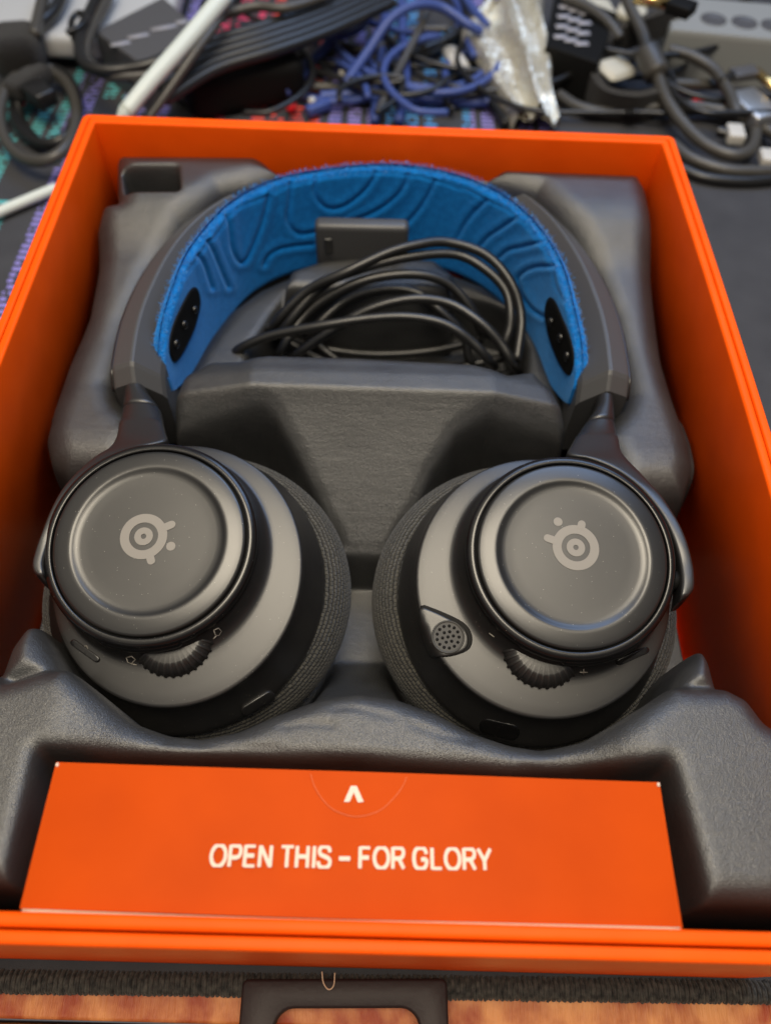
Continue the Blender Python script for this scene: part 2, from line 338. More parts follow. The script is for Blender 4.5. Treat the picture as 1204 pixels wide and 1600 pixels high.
# ------------------------------------------------------------------ foam tray (height field)
X0, X1, Y0, Y1 = -1.180, 1.180, .070, 2.978
nx, ny = 430, 530
gx, gy = np.meshgrid(np.linspace(X0, X1, nx), np.linspace(Y0, Y1, ny))
H = np.full(gx.shape, .13)
def bump_(poly, top, R=.08, k=16., join=.025, out=.0):
    """raise a block: flat top, quarter-round edge of radius R, steep side"""
    global H
    d = polydist(gx, gy, poly)+out; e = np.clip(1-d/R, 0, 1)
    H = smax(H, np.maximum(np.where(d > 0, top-R*(1-np.sqrt(1-e*e)), top-R+k*d), 0), join)
def cut(poly, rimz, floor, R=.05, k=16., foot=.04):
    """sink a pocket whose rim is rounded with radius R"""
    global H
    d = -polydist(gx, gy, poly); e = np.clip(1-d/R, 0, 1)
    c = np.where(d > R, 9., np.where(d > 0, rimz-R*(1-np.sqrt(1-e*e)), rimz-R+k*d)); H = np.minimum(H, smax(c, floor+0*c, foot))
# inner ring under the head strap, and the bridge block
ringp = PP([(262, 600, .42), (285, 560, .42), (320, 510, .42), (350, 472, .42), (400, 436, .42), (450, 415, .42), (560, 396, .42), (680, 400, .42), (760, 430, .42), (815, 470, .42), (850, 520, .42), (880, 575, .42), (897, 620, .42), (880, 700, .42), (290, 700, .42)])
bump_(ringp, .40+.0*gx, .10)
cut(PP([(384, 600, .40), (392, 545, .40), (428, 490, .40), (452, 462, .40), (560, 452, .40), (700, 455, .40), (800, 482, .40), (822, 540, .40), (818, 600, .40)]), .40, .14, .05)
bump_(PP([(440, 448, .52), (452, 418, .52), (500, 402, .52), (560, 396, .52), (680, 400, .52), (712, 424, .52), (706, 452, .52)]), .52+0*gx, .05, 16, .015)
bridge = PP([(266, 606, .72), (284, 562, .72), (325, 546, .72), (372, 553, .72), (420, 548, .72), (560, 552, .72), (740, 562, .72), (795, 575, .72), (838, 562, .72), (866, 590, .72), (893, 632, .72), (880, 670, .70)])
bridge = np.concatenate([bridge, [[.70, 1.29, 0], [-.68, 1.27, 0]]])
btop = .72-.37*np.clip((1.735-gy)/.44, 0, 1)**.9 - .012*sstep(1.80, 1.87, gy) - .07*np.clip((np.abs(gx-.01)-.43)/.28, 0, 1)
bump_(bridge, btop, .055, out=.018)
for s in (-1, 1):   # round wells for the ear cups
    wl_ = [(262, 652, .66), (300, 637, .69), (405, 626, .70), (424, 638, .69), (458, 700, .60), (500, 805, .42), (522, 850, .35)] if s < 0 else [(896, 668, .66), (842, 652, .69), (768, 640, .70), (745, 650, .69), (717, 676, .63), (680, 737, .53), (655, 799, .43), (626, 850, .35)]
    cut(np.concatenate([PP(wl_)[:, :2], np.array([(.03, 1.0), (.05, .6), (.3, .3), (.6, .25), (1.0, .4), (1.2, .9), (1.0, 1.5)])*[s, 1]]), .715-.37*np.clip((1.735-gy)/.44, 0, 1)**.9-.07*np.clip((np.abs(gx-.01)-.43)/.28, 0, 1), .14, .045)
# floor rises between the cups toward the front
bump_([(-.22, .2), (.22, .2), (.10, .95), (-.10, .95)], .15+.45*sstep(.95, .55, gy), .06, 4)
# side arms
armtop = sum(np.interp(gy+o, [1.4, 1.55, 1.7, 2.1, 2.5, 2.62, 2.72, 3.0], [.55, .60, .60, .615, .675, .74, .780, .788]) for o in np.linspace(-.06, .06, 9))/9
armL = PP([(182, 236, .78), (400, 239, .78), (436, 262, .78), (395, 288, .74), (345, 306, .72), (285, 347, .71), (232, 407, .7), (197, 476, .69), (180, 540, .67), (172, 590, .62), (190, 640, .55), (235, 690, .5), (200, 760, .45), (120, 765, .42), (94, 740, .46), (80, 695, .52), (85, 640, .56), (108, 560, .59), (138, 482, .62), (150, 405, .67), (150, 345, .72), (157, 303, .78), (182, 300, .78)])
armR = PP([(790, 258, .78), (1000, 266, .78), (1010, 282, .78), (1014, 330, .74), (1018, 400, .68), (1022, 470, .63), (1034, 560, .59), (1050, 622, .57), (1070, 700, .53), (1069, 745, .48), (1050, 800, .42), (960, 790, .45), (935, 700, .5), (968, 650, .55), (986, 606, .62), (981, 545, .67), (962, 470, .69), (932, 408, .70), (892, 358, .71), (838, 302, .73), (765, 268, .78)])
bump_(armL, armtop, .115, out=.022); bump_(armR, armtop, .115, out=.022)
cut(PP([(192, 264, .77), (276, 264, .77), (279, 297, .77), (197, 297, .77)]), .78, .48, .015, 20, .015)
# front wall with its scalloped edge, corner lugs, pocket for the small box
ftop = .70+.085*sstep(.52, .80, np.abs(gx+.0)) + .012*np.exp(-(gx/.18)**2)
front = PP([(0, 1064, .78), (60, 1046, .78), (98, 1040, .78), (150, 1080, .77), (200, 1120, .74), (260, 1143, .71), (310, 1150, .70), (370, 1138, .70), (430, 1112, .70), (500, 1088, .70), (560, 1080, .70), (620, 1088, .70), (680, 1108, .70), (740, 1140, .70), (800, 1160, .70), (850, 1166, .71), (920, 1153, .73), (980, 1120, .76), (1030, 1088, .78), (1056, 1070, .78), (1140, 1072, .78), (1172, 1088, .78), (1200, 1125, .78)])
front = np.concatenate([front, [[1.19, .5, 0], [1.19, .13, 0], [-1.19, .13, 0], [-1.19, .72, 0]]])
bump_(front, ftop, .075, out=.012)
bump_(PP([(1046, 1085, .74), (1072, 1030, .74), (1098, 1000, .74), (1112, 998, .74), (1126, 1025, .74), (1142, 1085, .74)]), .745+0*gx, .12, 12, .05)
bump_(PP([(-30, 1080, .74), (0, 1000, .74), (28, 962, .74), (52, 960, .74), (72, 990, .74), (106, 1060, .74)]), .745+0*gx, .12, 12, .05)
cut(PP([(62, 1172, .78), (300, 1180, .74), (560, 1192, .70), (800, 1203, .74), (1046, 1192, .78), (1102, 1405, .78), (1106, 1600, .78), (0, 1600, .78), (8, 1405, .78)]), ftop, .16, .05)
for cr_ in ([(520, 1108, .71), (545, 1105, .71), (575, 1111, .71), (615, 1121, .71)], [(250, 1153, .72), (330, 1162, .71), (430, 1166, .71)], [(640, 1128, .71), (690, 1147, .71), (745, 1156, .71)], [(1008, 1094, .78), (1032, 1080, .78), (1046, 1070, .78)], [(440, 1135, .71), (480, 1130, .71), (520, 1133, .71)], [(820, 1195, .72), (900, 1185, .73), (960, 1170, .75)]):
    cp = spline(PP(cr_)[:, :2], 40); near = np.full(gx.shape, 1e9); m_ = (gx > cp[:, 0].min()-.05) & (gx < cp[:, 0].max()+.05) & (gy > cp[:, 1].min()-.05) & (gy < cp[:, 1].max()+.05)
    near[m_] = np.hypot(gx[m_][:, None]-cp[:, 0], gy[m_][:, None]-cp[:, 1]).min(1); H = H-.009*np.exp(-(near/.0045)**2)
for _ in range(5):
    H = (H+np.roll(H, 1, 0)+np.roll(H, -1, 0)+np.roll(H, 1, 1)+np.roll(H, -1, 1))/5
    H[0] = H[1]; H[-1] = H[-2]; H[:, 0] = H[:, 1]; H[:, -1] = H[:, -2]
ids = np.arange(nx*ny).reshape(ny, nx)
Ff = np.stack([ids[:-1, :-1], ids[:-1, 1:], ids[1:, 1:], ids[1:, :-1]], -1).reshape(-1, 4)
me = bpy.data.meshes.new('foam_tray'); Vf = np.stack([gx, gy, H], -1).reshape(-1, 3)
skirt0 = len(Vf); edge = np.concatenate([ids[0, :], ids[1:, -1], ids[-1, -2::-1], ids[-2:0:-1, 0]])
Vs = Vf[edge].copy(); Vs[:, 2] = .05; Vf = np.concatenate([Vf, Vs]); ne = len(edge)
Fs = [(edge[i], skirt0+i, skirt0+(i+1) % ne, edge[(i+1) % ne]) for i in range(ne)]
me.from_pydata(Vf.tolist(), [], Ff.tolist()+[tuple(map(int, f)) for f in Fs]+[[skirt0+i for i in range(ne)][::-1]])
me.polygons.foreach_set('use_smooth', [True]*len(me.polygons)); me.update(); me.materials.append(FOAM)
foam = bpy.data.objects.new('foam_tray', me); COL.objects.link(foam)
tag(foam, 'dark grey moulded foam tray inside the orange box cradling the headset', 'foam tray')

# ------------------------------------------------------------------ small accessory box
sb = empty('accessory_box', (0, .24, .2), 'small flat orange carton with white lettering in the front foam pocket', 'carton')
ZS = .872
tc4 = PP([(85, 1190), (1030, 1222), (1068, 1452), (33, 1420)], ZS)
ctr = tc4.mean(0); ux = (tc4[1]-tc4[0])+(tc4[2]-tc4[3]); rot = math.atan2(ux[1], ux[0])
bwid = np.linalg.norm(ux)/2; bdep = np.linalg.norm((tc4[0]-tc4[3])+(tc4[1]-tc4[2]))/2
MB = TR((ctr[0], ctr[1], 0), rot)
def SBP(lx, ly, z): return np.array(MB @ Vector((lx, ly, z)))
nxs = 40
# lid sheet, slightly domed, over a carton body
def lid():
    us = np.linspace(-1, 1, nxs); vs = np.linspace(-1, 1, 16); V = []
    for v in vs:
        for u in us: V.append(SBP(u*bwid/2, v*bdep/2, ZS-.004*(u*u)-.006*max(0, -v)**2*(1-u*u)+.002*math.sin(u*5+v)))
    F = [(j*nxs+i, j*nxs+i+1, (j+1)*nxs+i+1, (j+1)*nxs+i) for j in range(15) for i in range(nxs-1)]
    n = len(V); V += [tuple(np.array(p)-[0, 0, .007]) for p in V]; F += [tuple(n+q for q in f[::-1]) for f in F]
    bd = [i for i in range(nxs)]+[j*nxs+nxs-1 for j in range(1, 16)]+[15*nxs+i for i in range(nxs-2, -1, -1)]+[j*nxs for j in range(14, 0, -1)]
    F += [(bd[k], n+bd[k], n+bd[(k+1) % len(bd)], bd[(k+1) % len(bd)]) for k in range(len(bd))]
    return V, F
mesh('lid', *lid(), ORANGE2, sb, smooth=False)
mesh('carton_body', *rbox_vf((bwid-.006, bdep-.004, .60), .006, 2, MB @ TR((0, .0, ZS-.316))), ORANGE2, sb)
us = np.linspace(-1, 1, 50)
pth = np.array([SBP(u*(bwid/2-.006), -bdep/2-.0035+.0025*math.sin(2.2*u), ZS-.004-.004*u*u) for u in us])
mesh('card_edge', *sweep(pth, .0022+.0050*np.abs(us)**1.5, 8, flat=.9), RAWCARD, sb)
for sx in (-1, 1): mesh('worn_corner', *rbox_vf((.008, .010, .009), .003, 2, MB @ TR((sx*(bwid/2-.004), bdep/2-.006, ZS-.004))), WHITE, sb)
# tuck flap: a thin half round line standing proud of the lid
fl = PP([(485, 1209), (491, 1228), (503, 1248), (522, 1266), (555, 1276), (590, 1268), (612, 1250), (628, 1230), (635, 1214)], ZS+.0015)
flap = np.concatenate([fl, fl]); 
tag(mesh('tuck_flap', *loft([np.c_[fl[:, :2], np.full(9, ZS+.0005)], np.c_[fl[:, :2], np.full(9, ZS+.0022)]], True, True, True), ORANGE2, sb, smooth=False), None)
mesh('flap_edge', *sweep(spline(fl+[0, 0, .001], 60), .0011, 6, flat=.5), SCORE, sb)
def text_mesh(name, s, size, off, M, matr, parent, extr=.0006, space=1.0):
    c = bpy.data.curves.new('t', 'FONT'); c.body = s; c.size = size; c.offset = off; c.extrude = extr; c.align_x = 'CENTER'; c.align_y = 'CENTER'; c.space_character = space; c.resolution_u = 5
    o = bpy.data.objects.new('t', c); COL.objects.link(o); dg = bpy.context.evaluated_depsgraph_get()
    m2 = bpy.data.meshes.new_from_object(o.evaluated_get(dg)); bpy.data.objects.remove(o); m2.transform(M); m2.materials.clear(); m2.materials.append(matr)
    r = bpy.data.objects.new(name, m2); COL.objects.link(r); m2.name = name
    r.parent = parent; r.matrix_parent_inverse = wmat(parent).inverted(); return r
ta, tb = P(328, 1337, ZS), P(768, 1343, ZS); tcn = (ta+tb)/2; trot = math.atan2(tb[1]-ta[1], tb[0]-ta[0])
GL_ = {'O': [[(.5+.42*math.sin(t)*abs(1), .5+.5*math.cos(t)) for t in np.linspace(0, 2*np.pi, 29)]],
 'P': [[(.08, 0), (.08, 1)], [(.08, .985), (.42, .985), (.60, .95), (.68, .84), (.70, .71), (.67, .57), (.58, .46), (.42, .42), (.08, .42)]],
 'E': [[(.08, 0), (.08, 1)], [(.08, .985), (.66, .985)], [(.08, .52), (.62, .52)], [(.08, .015), (.68, .015)]],
 'N': [[(.08, 0), (.08, 1)], [(.10, .97), (.70, .03)], [(.72, 0), (.72, 1)]], 'T': [[(0, .985), (.72, .985)], [(.36, 0), (.36, .98)]],
 'H': [[(.08, 0), (.08, 1)], [(.72, 0), (.72, 1)], [(.08, .51), (.72, .51)]], 'I': [[(.10, 0), (.10, 1)]],
 'S': [[(.70, .72), (.66, .88), (.54, .98), (.38, 1.0), (.20, .97), (.09, .85), (.09, .70), (.18, .60), (.38, .53), (.58, .46), (.70, .36), (.72, .22), (.64, .08), (.48, .0), (.34, .0), (.16, .04), (.06, .15), (.03, .30)]],
 '-': [[(0, .44), (.66, .44)]], 'F': [[(.08, 0), (.08, 1)], [(.08, .985), (.66, .985)], [(.08, .50), (.60, .50)]],
 'R': [[(.08, 0), (.08, 1)], [(.08, .985), (.44, .985), (.62, .95), (.70, .85), (.71, .73), (.67, .60), (.58, .51), (.44, .475), (.08, .475)], [(.44, .47), (.72, .0)]],
 'G': [[(.82, .70), (.74, .90), (.60, .99), (.46, 1.0), (.27, .95), (.13, .80), (.08, .58), (.08, .42), (.13, .19), (.27, .04), (.46, .0), (.62, .02), (.75, .12), (.82, .28), (.83, .47)], [(.50, .45), (.83, .45)]],
 'L': [[(.08, 0), (.08, 1)], [(.08, .015), (.64, .015)]], 'Y': [[(.0, 1), (.37, .42)], [(.74, 1), (.37, .42)], [(.37, 0), (.37, .46)]]}
ADV = dict(O=1.0, P=.80, E=.80, N=.90, T=.78, H=.90, I=.30, S=.84, F=.76, R=.84, G=.98, L=.72, Y=.76); ADV['-'] = .76; ADV[' '] = .30
def ribbon(pts, hw, z, clip=True):
    p = np.array(pts, float); t = np.gradient(p, axis=0); t /= np.linalg.norm(t, axis=1)[:, None]+1e-9; n_ = np.stack([-t[:, 1], t[:, 0]], 1)
    a, b = p+n_*hw, p-n_*hw; V = np.concatenate([np.c_[a, np.full(len(p), z)], np.c_[b, np.full(len(p), z)]]); k = len(p)
    return V, [(i, k+i, k+i+1, i+1) for i in range(k-1)]
HW_ = .102; ps = []; xc = 0.; zk = 0
for chx in 'OPEN THIS - FOR GLORY':
    for st in GL_.get(chx, []):
        zk = (zk+1) % 4; q = spline(np.array(st), 40) if len(st) > 9 and chx in 'OSG' else np.array(st)
        q = q*[1, 1-2*HW_*.0]; V, F = ribbon(q, HW_, .0003*zk); V[:, 0] += xc; ps.append((V, F))
    xc += ADV[chx]*1.10
V, F = merge(ps); V[:, 1] = np.clip(V[:, 1], -.03, 1.03); w0, w1 = V[:, 0].min(), V[:, 0].max()
kx = np.linalg.norm(tb-ta)/(w1-w0); ky = abs(P(550, 1322, ZS)[1]-P(550, 1359, ZS)[1])/1.10
MT = Matrix.Translation(Vector((tcn[0], tcn[1], ZS+.0034))) @ Matrix.Rotation(trot, 4, 'Z')
V = np.array([MT @ Vector(((x-(w0+w1)/2)*kx, (y-.5)*ky, z)) for x, y, z in V])
mesh('lettering', V, F, WHITE, sb, smooth=False, fix=False)
ch = PP([(537, 1253), (548, 1228), (557, 1228), (568, 1253), (559, 1254), (552.5, 1238), (546, 1253)], ZS+.0042)
mesh('arrow_mark', *loft([ch, ch+[0, 0, .0012]], True, True, True), WHITE, sb, smooth=False)

# ------------------------------------------------------------------ headset
hs = empty('headset', (0, 1.6, .15), 'black over-ear headset with blue strap lying in the grey foam', 'headset')
# --- head strap
sp_px = [(263, 589, .58), (252, 572, .66), (245, 545, .73), (244, 515, .77), (252, 470, .79), (275, 415, .80), (310, 365, .80), (360, 316, .80), (430, 281, .805), (520, 263, .81), (600, 257, .81), (680, 265, .81), (760, 291, .805), (820, 331, .80), (860, 376, .80), (890, 430, .80), (907, 487, .79), (914, 535, .77), (911, 568, .72), (904, 592, .66), (896, 606, .58)]
plan = spline(PP(sp_px), 420)[:, :2]
# relax the plan curve a little so that it bends evenly
for _ in range(60): plan[1:-1] = .5*plan[1:-1]+.25*(plan[:-2]+plan[2:])
Lc = np.concatenate([[0], np.cumsum(np.linalg.norm(np.diff(plan, axis=0), axis=1))]); LEN = Lc[-1]
tan_ = np.gradient(plan, axis=0); tan_ /= np.linalg.norm(tan_, axis=1)[:, None]; inn = np.stack([tan_[:, 1], -tan_[:, 0]], 1)   # left to right over the top: inward is to the right
zc_ = .575
def hh(l):
    e = np.minimum(l, LEN-l); t = np.clip(1-e/.50, 0, 1); return .235*np.clip(1-t**1.9, .0, 1)**.62+.004
def SP(l, t, off=0.):
    """a point of the strap's inner face: length along it, -1..1 across it, distance inward"""
    l = np.asarray(l, float); p = np.stack([np.interp(l, Lc, plan[:, k]) for k in (0, 1)], -1); n = np.stack([np.interp(l, Lc, inn[:, k]) for k in (0, 1)], -1)
    h = hh(l); z = zc_-.02+.02*np.sin(np.pi*l/LEN)+t*h
    off = np.asarray(off)[..., None] if np.ndim(off) else off
    return np.concatenate([p+n*(off+(.008+.034*sstep(.0, .35, np.minimum(l, LEN-l)))[..., None]), z[..., None]], -1)
nl, nt = 620, 110
ls = LEN*(.5-.5*np.cos(np.pi*np.linspace(.0, 1, nl)))*.6+LEN*np.linspace(0, 1, nl)*.4; ts = np.linspace(-1, 1, nt)
LL, TT = np.meshgrid(ls, ts, indexing='ij'); base = SP(LL.ravel(), TT.ravel()); px = proj(base)
c1 = lambda L: [(240+x/4.631, 250+y/4.631) for x, y in L]; c2 = lambda L: [(430+x/4.152, 240+y/4.152) for x, y in L]; c3 = lambda L: [(680+x/4.816, 260+y/4.816) for x, y in L]
grooves = [c1([(225, 850), (300, 740), (330, 690), (400, 590), (440, 560), (520, 450), (545, 410), (640, 340), (820, 260), (850, 230), (985, 185), (1150, 150)]),
    c1([(330, 690), (370, 760), (410, 880), (425, 926)]), c1([(400, 590), (440, 680), (490, 800), (540, 920)]),
    c1([(540, 410), (555, 530), (570, 640), (605, 720), (640, 745), (680, 710), (730, 600), (790, 440), (830, 270)]),
    c1([(985, 185), (985, 320), (975, 420), (1000, 500), (1060, 540), (1170, 520)]), c1([(800, 760), (830, 700), (900, 650), (1010, 625), (1150, 610)]),
    c2([(100, 200), (90, 330), (80, 420), (110, 490), (170, 520), (240, 515)]), c2([(0, 250), (90, 205), (140, 185), (255, 160), (640, 128), (850, 140), (1030, 175), (1204, 235)]),
    c2([(262, 160), (255, 250), (300, 330), (370, 358), (460, 335), (560, 260), (620, 190), (650, 130)]),
    c2([(855, 145), (840, 200), (790, 270), (700, 345), (600, 400), (500, 435)]), c2([(1030, 180), (1000, 250), (940, 350), (860, 445)]), c2([(1195, 520), (1240, 440), (1300, 360)]),
    c3([(0, 110), (190, 160), (380, 250), (600, 375), (770, 560), (870, 745), (900, 900), (960, 1020)]),
    c3([(375, 260), (290, 350), (210, 450), (165, 540)]), c3([(595, 395), (500, 460), (400, 530), (335, 600)]), c3([(770, 575), (650, 605), (550, 630), (475, 690)]), c3([(870, 750), (760, 755), (670, 790), (620, 850), (640, 960), (720, 1070), (810, 1130)])]
gd = np.full(len(px), 1e9); gb = gd.copy()
for gi_, g in enumerate(grooves):
    gpts = spline(np.array(g), 60)
    for a, b in zip(gpts[:-1], gpts[1:]):
        e = b-a; wv = px-a; t = np.clip((wv@e)/(e@e+1e-9), 0, 1); dd_ = np.hypot(*(wv-t[:, None]*e).T); gb, gd = (np.minimum(gb, dd_), gd) if gi_ in (0, 7, 12) else (gb, np.minimum(gd, dd_))
dep = -.0080*np.exp(-(gd/2.6)**2)+.0035*np.exp(-((gd-8)/6.)**2)-.0042*np.exp(-(gb/3.)**2)
dep *= np.clip(np.minimum((1-np.abs(TT.ravel()))*20, 1), 0, 1)
# rounded long edges: cushion thickness
rim = (1-np.clip((np.abs(TT)-.86)/.14, 0, 1)**2.2).ravel()
TH = .052*np.clip(np.minimum(LL, LEN-LL).ravel()/.05, .35, 1)
Vin = SP(LL.ravel(), TT.ravel(), dep-TH*.5*(1-np.sqrt(np.clip(rim, 0, 1))))
Vout = SP(LL.ravel(), TT.ravel(), -TH+TH*.5*(1-np.sqrt(np.clip(rim, 0, 1))))
idg = np.arange(nl*nt).reshape(nl, nt); Fi = np.stack([idg[:-1, :-1], idg[1:, :-1], idg[1:, 1:], idg[:-1, 1:]], -1).reshape(-1, 4); N = nl*nt
bd = np.concatenate([idg[:, 0], idg[-1, 1:], idg[-2::-1, -1], idg[0, -2:0:-1]]); nb = len(bd)
Vmid = (Vin[bd]+Vout[bd])/2; Vmid[:, 2] += np.where(TT.ravel()[bd] > .5, .012, np.where(TT.ravel()[bd] < -.5, -.012, 0))
Fe = []
for k in range(nb):
    a, b = bd[k], bd[(k+1) % nb]; ma, mb = 2*N+k, 2*N+(k+1) % nb
    Fe += [(a, b, mb, ma), (ma, mb, N+b, N+a)]
strap = mesh('head_strap', np.concatenate([Vin, Vout, Vmid]), Fi.tolist()+(Fi[:, ::-1]+N).tolist()+Fe, BLUE, hs, uv=np.concatenate([np.c_[LL.ravel(), (TT*hh(LL)).ravel()]]*2+[np.c_[LL.ravel()[bd], (TT*hh(LL)).ravel()[bd]]]))
strap['label'] = 'bright blue fabric head strap with embossed lines'
# short fibres on the strap's upper edge and ends
fv, ff = [], []
for _ in range(9000):
    l = rng.uniform(.03, LEN-.03); t = 1-abs(rng.normal(0, .05)) if rng.random() < .75 else rng.uniform(.2, 1)
    e = min(l, LEN-l)
    p = SP(np.array([l]), np.array([t]), np.array([-rng.uniform(0, .05)]))[0]
    if t > .97: p[2] += .008
    d = np.array([rng.normal(0, .6), rng.normal(0, .6), rng.uniform(.3, 1.2)]); d /= np.linalg.norm(d); L_ = rng.uniform(.007, .021)
    s = np.cross(d, rng.normal(0, 1, 3)); s /= np.linalg.norm(s); k = len(fv); fv += [p-s*.0013, p+s*.0013, p+d*L_]; ff.append((k, k+1, k+2))
tag(mesh('fabric_fuzz', fv, ff, FUZZ, strap, smooth=False, fix=False), kind='stuff')
# --- snap patches
def nearest(pxy):
    d = np.hypot(px[:, 0]-pxy[0], px[:, 1]-pxy[1]); k = d.argmin(); return LL.ravel()[k], TT.ravel()[k]*hh(LL.ravel()[k])
for ends, wpx, snaps in ((((311, 457), (267, 559)), 17, [(301, 483), (284, 507), (271, 538)]), (((853, 474), (894, 579)), 17, [(864, 502), (879, 528), (889, 557)])):
    a, b = np.array(nearest(ends[0])), np.array(nearest(ends[1])); c = (a+b)/2; ax = (b-a)/2; la = np.linalg.norm(ax); ax_ = ax/la; pr = np.array([-ax_[1], ax_[0]]); wb = .085
    def SQ(u, v, off):
        q = c+ax_*u+pr*v; return SP(np.array([q[0]]), np.array([q[1]/hh(q[0])]), np.array([off]))[0]
    rings = []
    for f_, off in ((1.0, -.02), (1.0, .002), (.97, .006), (.90, .008), (.5, .008), (.02, .008)):
        rings.append([SQ(la*f_*np.sign(math.cos(t))*abs(math.cos(t))**.8, wb*f_*np.sign(math.sin(t))*abs(math.sin(t))**.8, off) for t in np.linspace(0, 2*np.pi, 48, endpoint=False)])
    pt = mesh('snap_patch', *loft(rings, True, False, True), BLACK, strap)
    for s in snaps:
        q = np.array(nearest(s)); rr = []
        for f_, off in ((1, .006), (1, .012), (.85, .017), (.5, .020), (.02, .021)):
            rr.append([SP(np.array([q[0]+.017*f_*math.cos(t)]), np.array([(q[1]+.017*f_*math.sin(t))/hh(q[0])]), np.array([off]))[0] for t in np.linspace(0, 2*np.pi, 20, endpoint=False)])
        mesh('snap_button', *loft(rr, True, False, True), GLOSS, strap)
# --- rigid outer band
oL = [(172, 592), (174, 560), (178, 530), (185, 502), (197, 470), (214, 436), (234, 403), (260, 369), (288, 342), (320, 318), (355, 299), (398, 282), (440, 270)]
oR = [(764, 272), (800, 285), (836, 304), (868, 332), (896, 363), (920, 395), (942, 430), (960, 468), (972, 505), (980, 545), (985, 582), (986, 606)]
zO = .70
pl = PP(oL, zO)[:, :2]; pr_ = PP(oR, zO)[:, :2]
mid = np.array([[-.28, 2.905], [-.14, 2.955], [.0, 2.972], [.14, 2.965], [.25, 2.93]])
ocur = spline(np.concatenate([pl, mid, pr_]), 260)
for _ in range(200): ocur[1:-1] = .5*ocur[1:-1]+.25*(ocur[:-2]+ocur[2:])
ot = np.gradient(ocur, axis=0); ot /= np.linalg.norm(ot, axis=1)[:, None]; oi = np.stack([ot[:, 1], -ot[:, 0]], 1); ol = np.concatenate([[0], np.cumsum(np.linalg.norm(np.diff(ocur, axis=0), axis=1))]); OLEN = ol[-1]
e_ = np.minimum(ol, OLEN-ol); wO = np.interp(e_, [0, .5, 1.1, 1.5, 9], [.175, .165, .10, .035, .03]); 
rings = []
for i in range(len(ocur)):
    drop = .05*max(0, 1-e_[i]/.055)**1.0; W_ = wO[i]; q = ocur[i]; n = oi[i]; zt = zO-drop; zr = min(.022, W_*.2); cutin = 1.0
    prof = [(0, -.34), (0, -.012), (.004, -.002), (.012, .002), (W_*.40, zr), (W_*.44, zr), (W_*.48, zr-.002), (W_*.93, -.05*W_/.17), (W_, -.06*W_/.17-.012), (W_, -.34)]
    rings.append([[*(q+n*a), zt+b] for a, b in prof])
V, F = loft(rings, True, True, True)
hb = mesh('headband', V, F, BAND, hs, smooth=False); mod = hb.modifiers.new('b', 'BEVEL'); mod.width = .006; mod.segments = 2; mod.limit_method = 'ANGLE'; mod.angle_limit = .5
# thin seam line between band and its outer cover: a slim trim strip
trim = np.array([[*(ocur[i]-oi[i]*.004), zO-.02-(.05*max(0, 1-e_[i]/.055))] for i in range(len(ocur))])
mesh('trim_strip', *sweep(trim, .006, 8), GLOSS, hs)

# --- ear cups
def cup_frame(s):
    n = np.array([s*.03, -.25, 1.]); n /= np.linalg.norm(n); u = np.cross([0, 1., 0], n); u /= np.linalg.norm(u); return np.array([s*.628, 1.049, .8]), u, np.cross(n, u), n
def r_ell(th, cx, cy, A, B):
    dx, dy = np.cos(th), np.sin(th); a = (dx/A)**2+(dy/B)**2; b = -2*(cx*dx/A**2+cy*dy/B**2); c = (cx/A)**2+(cy/B)**2-1
    return (-b+np.sqrt(b*b-4*a*c))/(2*a)
def grow(s, c, u, v, n):
    def W(Q): Q = np.asarray(Q, float); return c-s*Q[..., :1]*u+Q[..., 1:2]*v-Q[..., 2:3]*n
    return W
NT = 128; TH_ = np.linspace(0, 2*np.pi, NT, endpoint=False)
PARM = {-1: dict(sh=(.060, -.058, .384, .414), ba=(.052, -.078, .448, .467), cu=(.060, -.075, .52, .50)),
         1: dict(sh=(.060, -.062, .396, .410), ba=(.065, -.085, .436, .463), cu=(.062, -.075, .52, .50))}
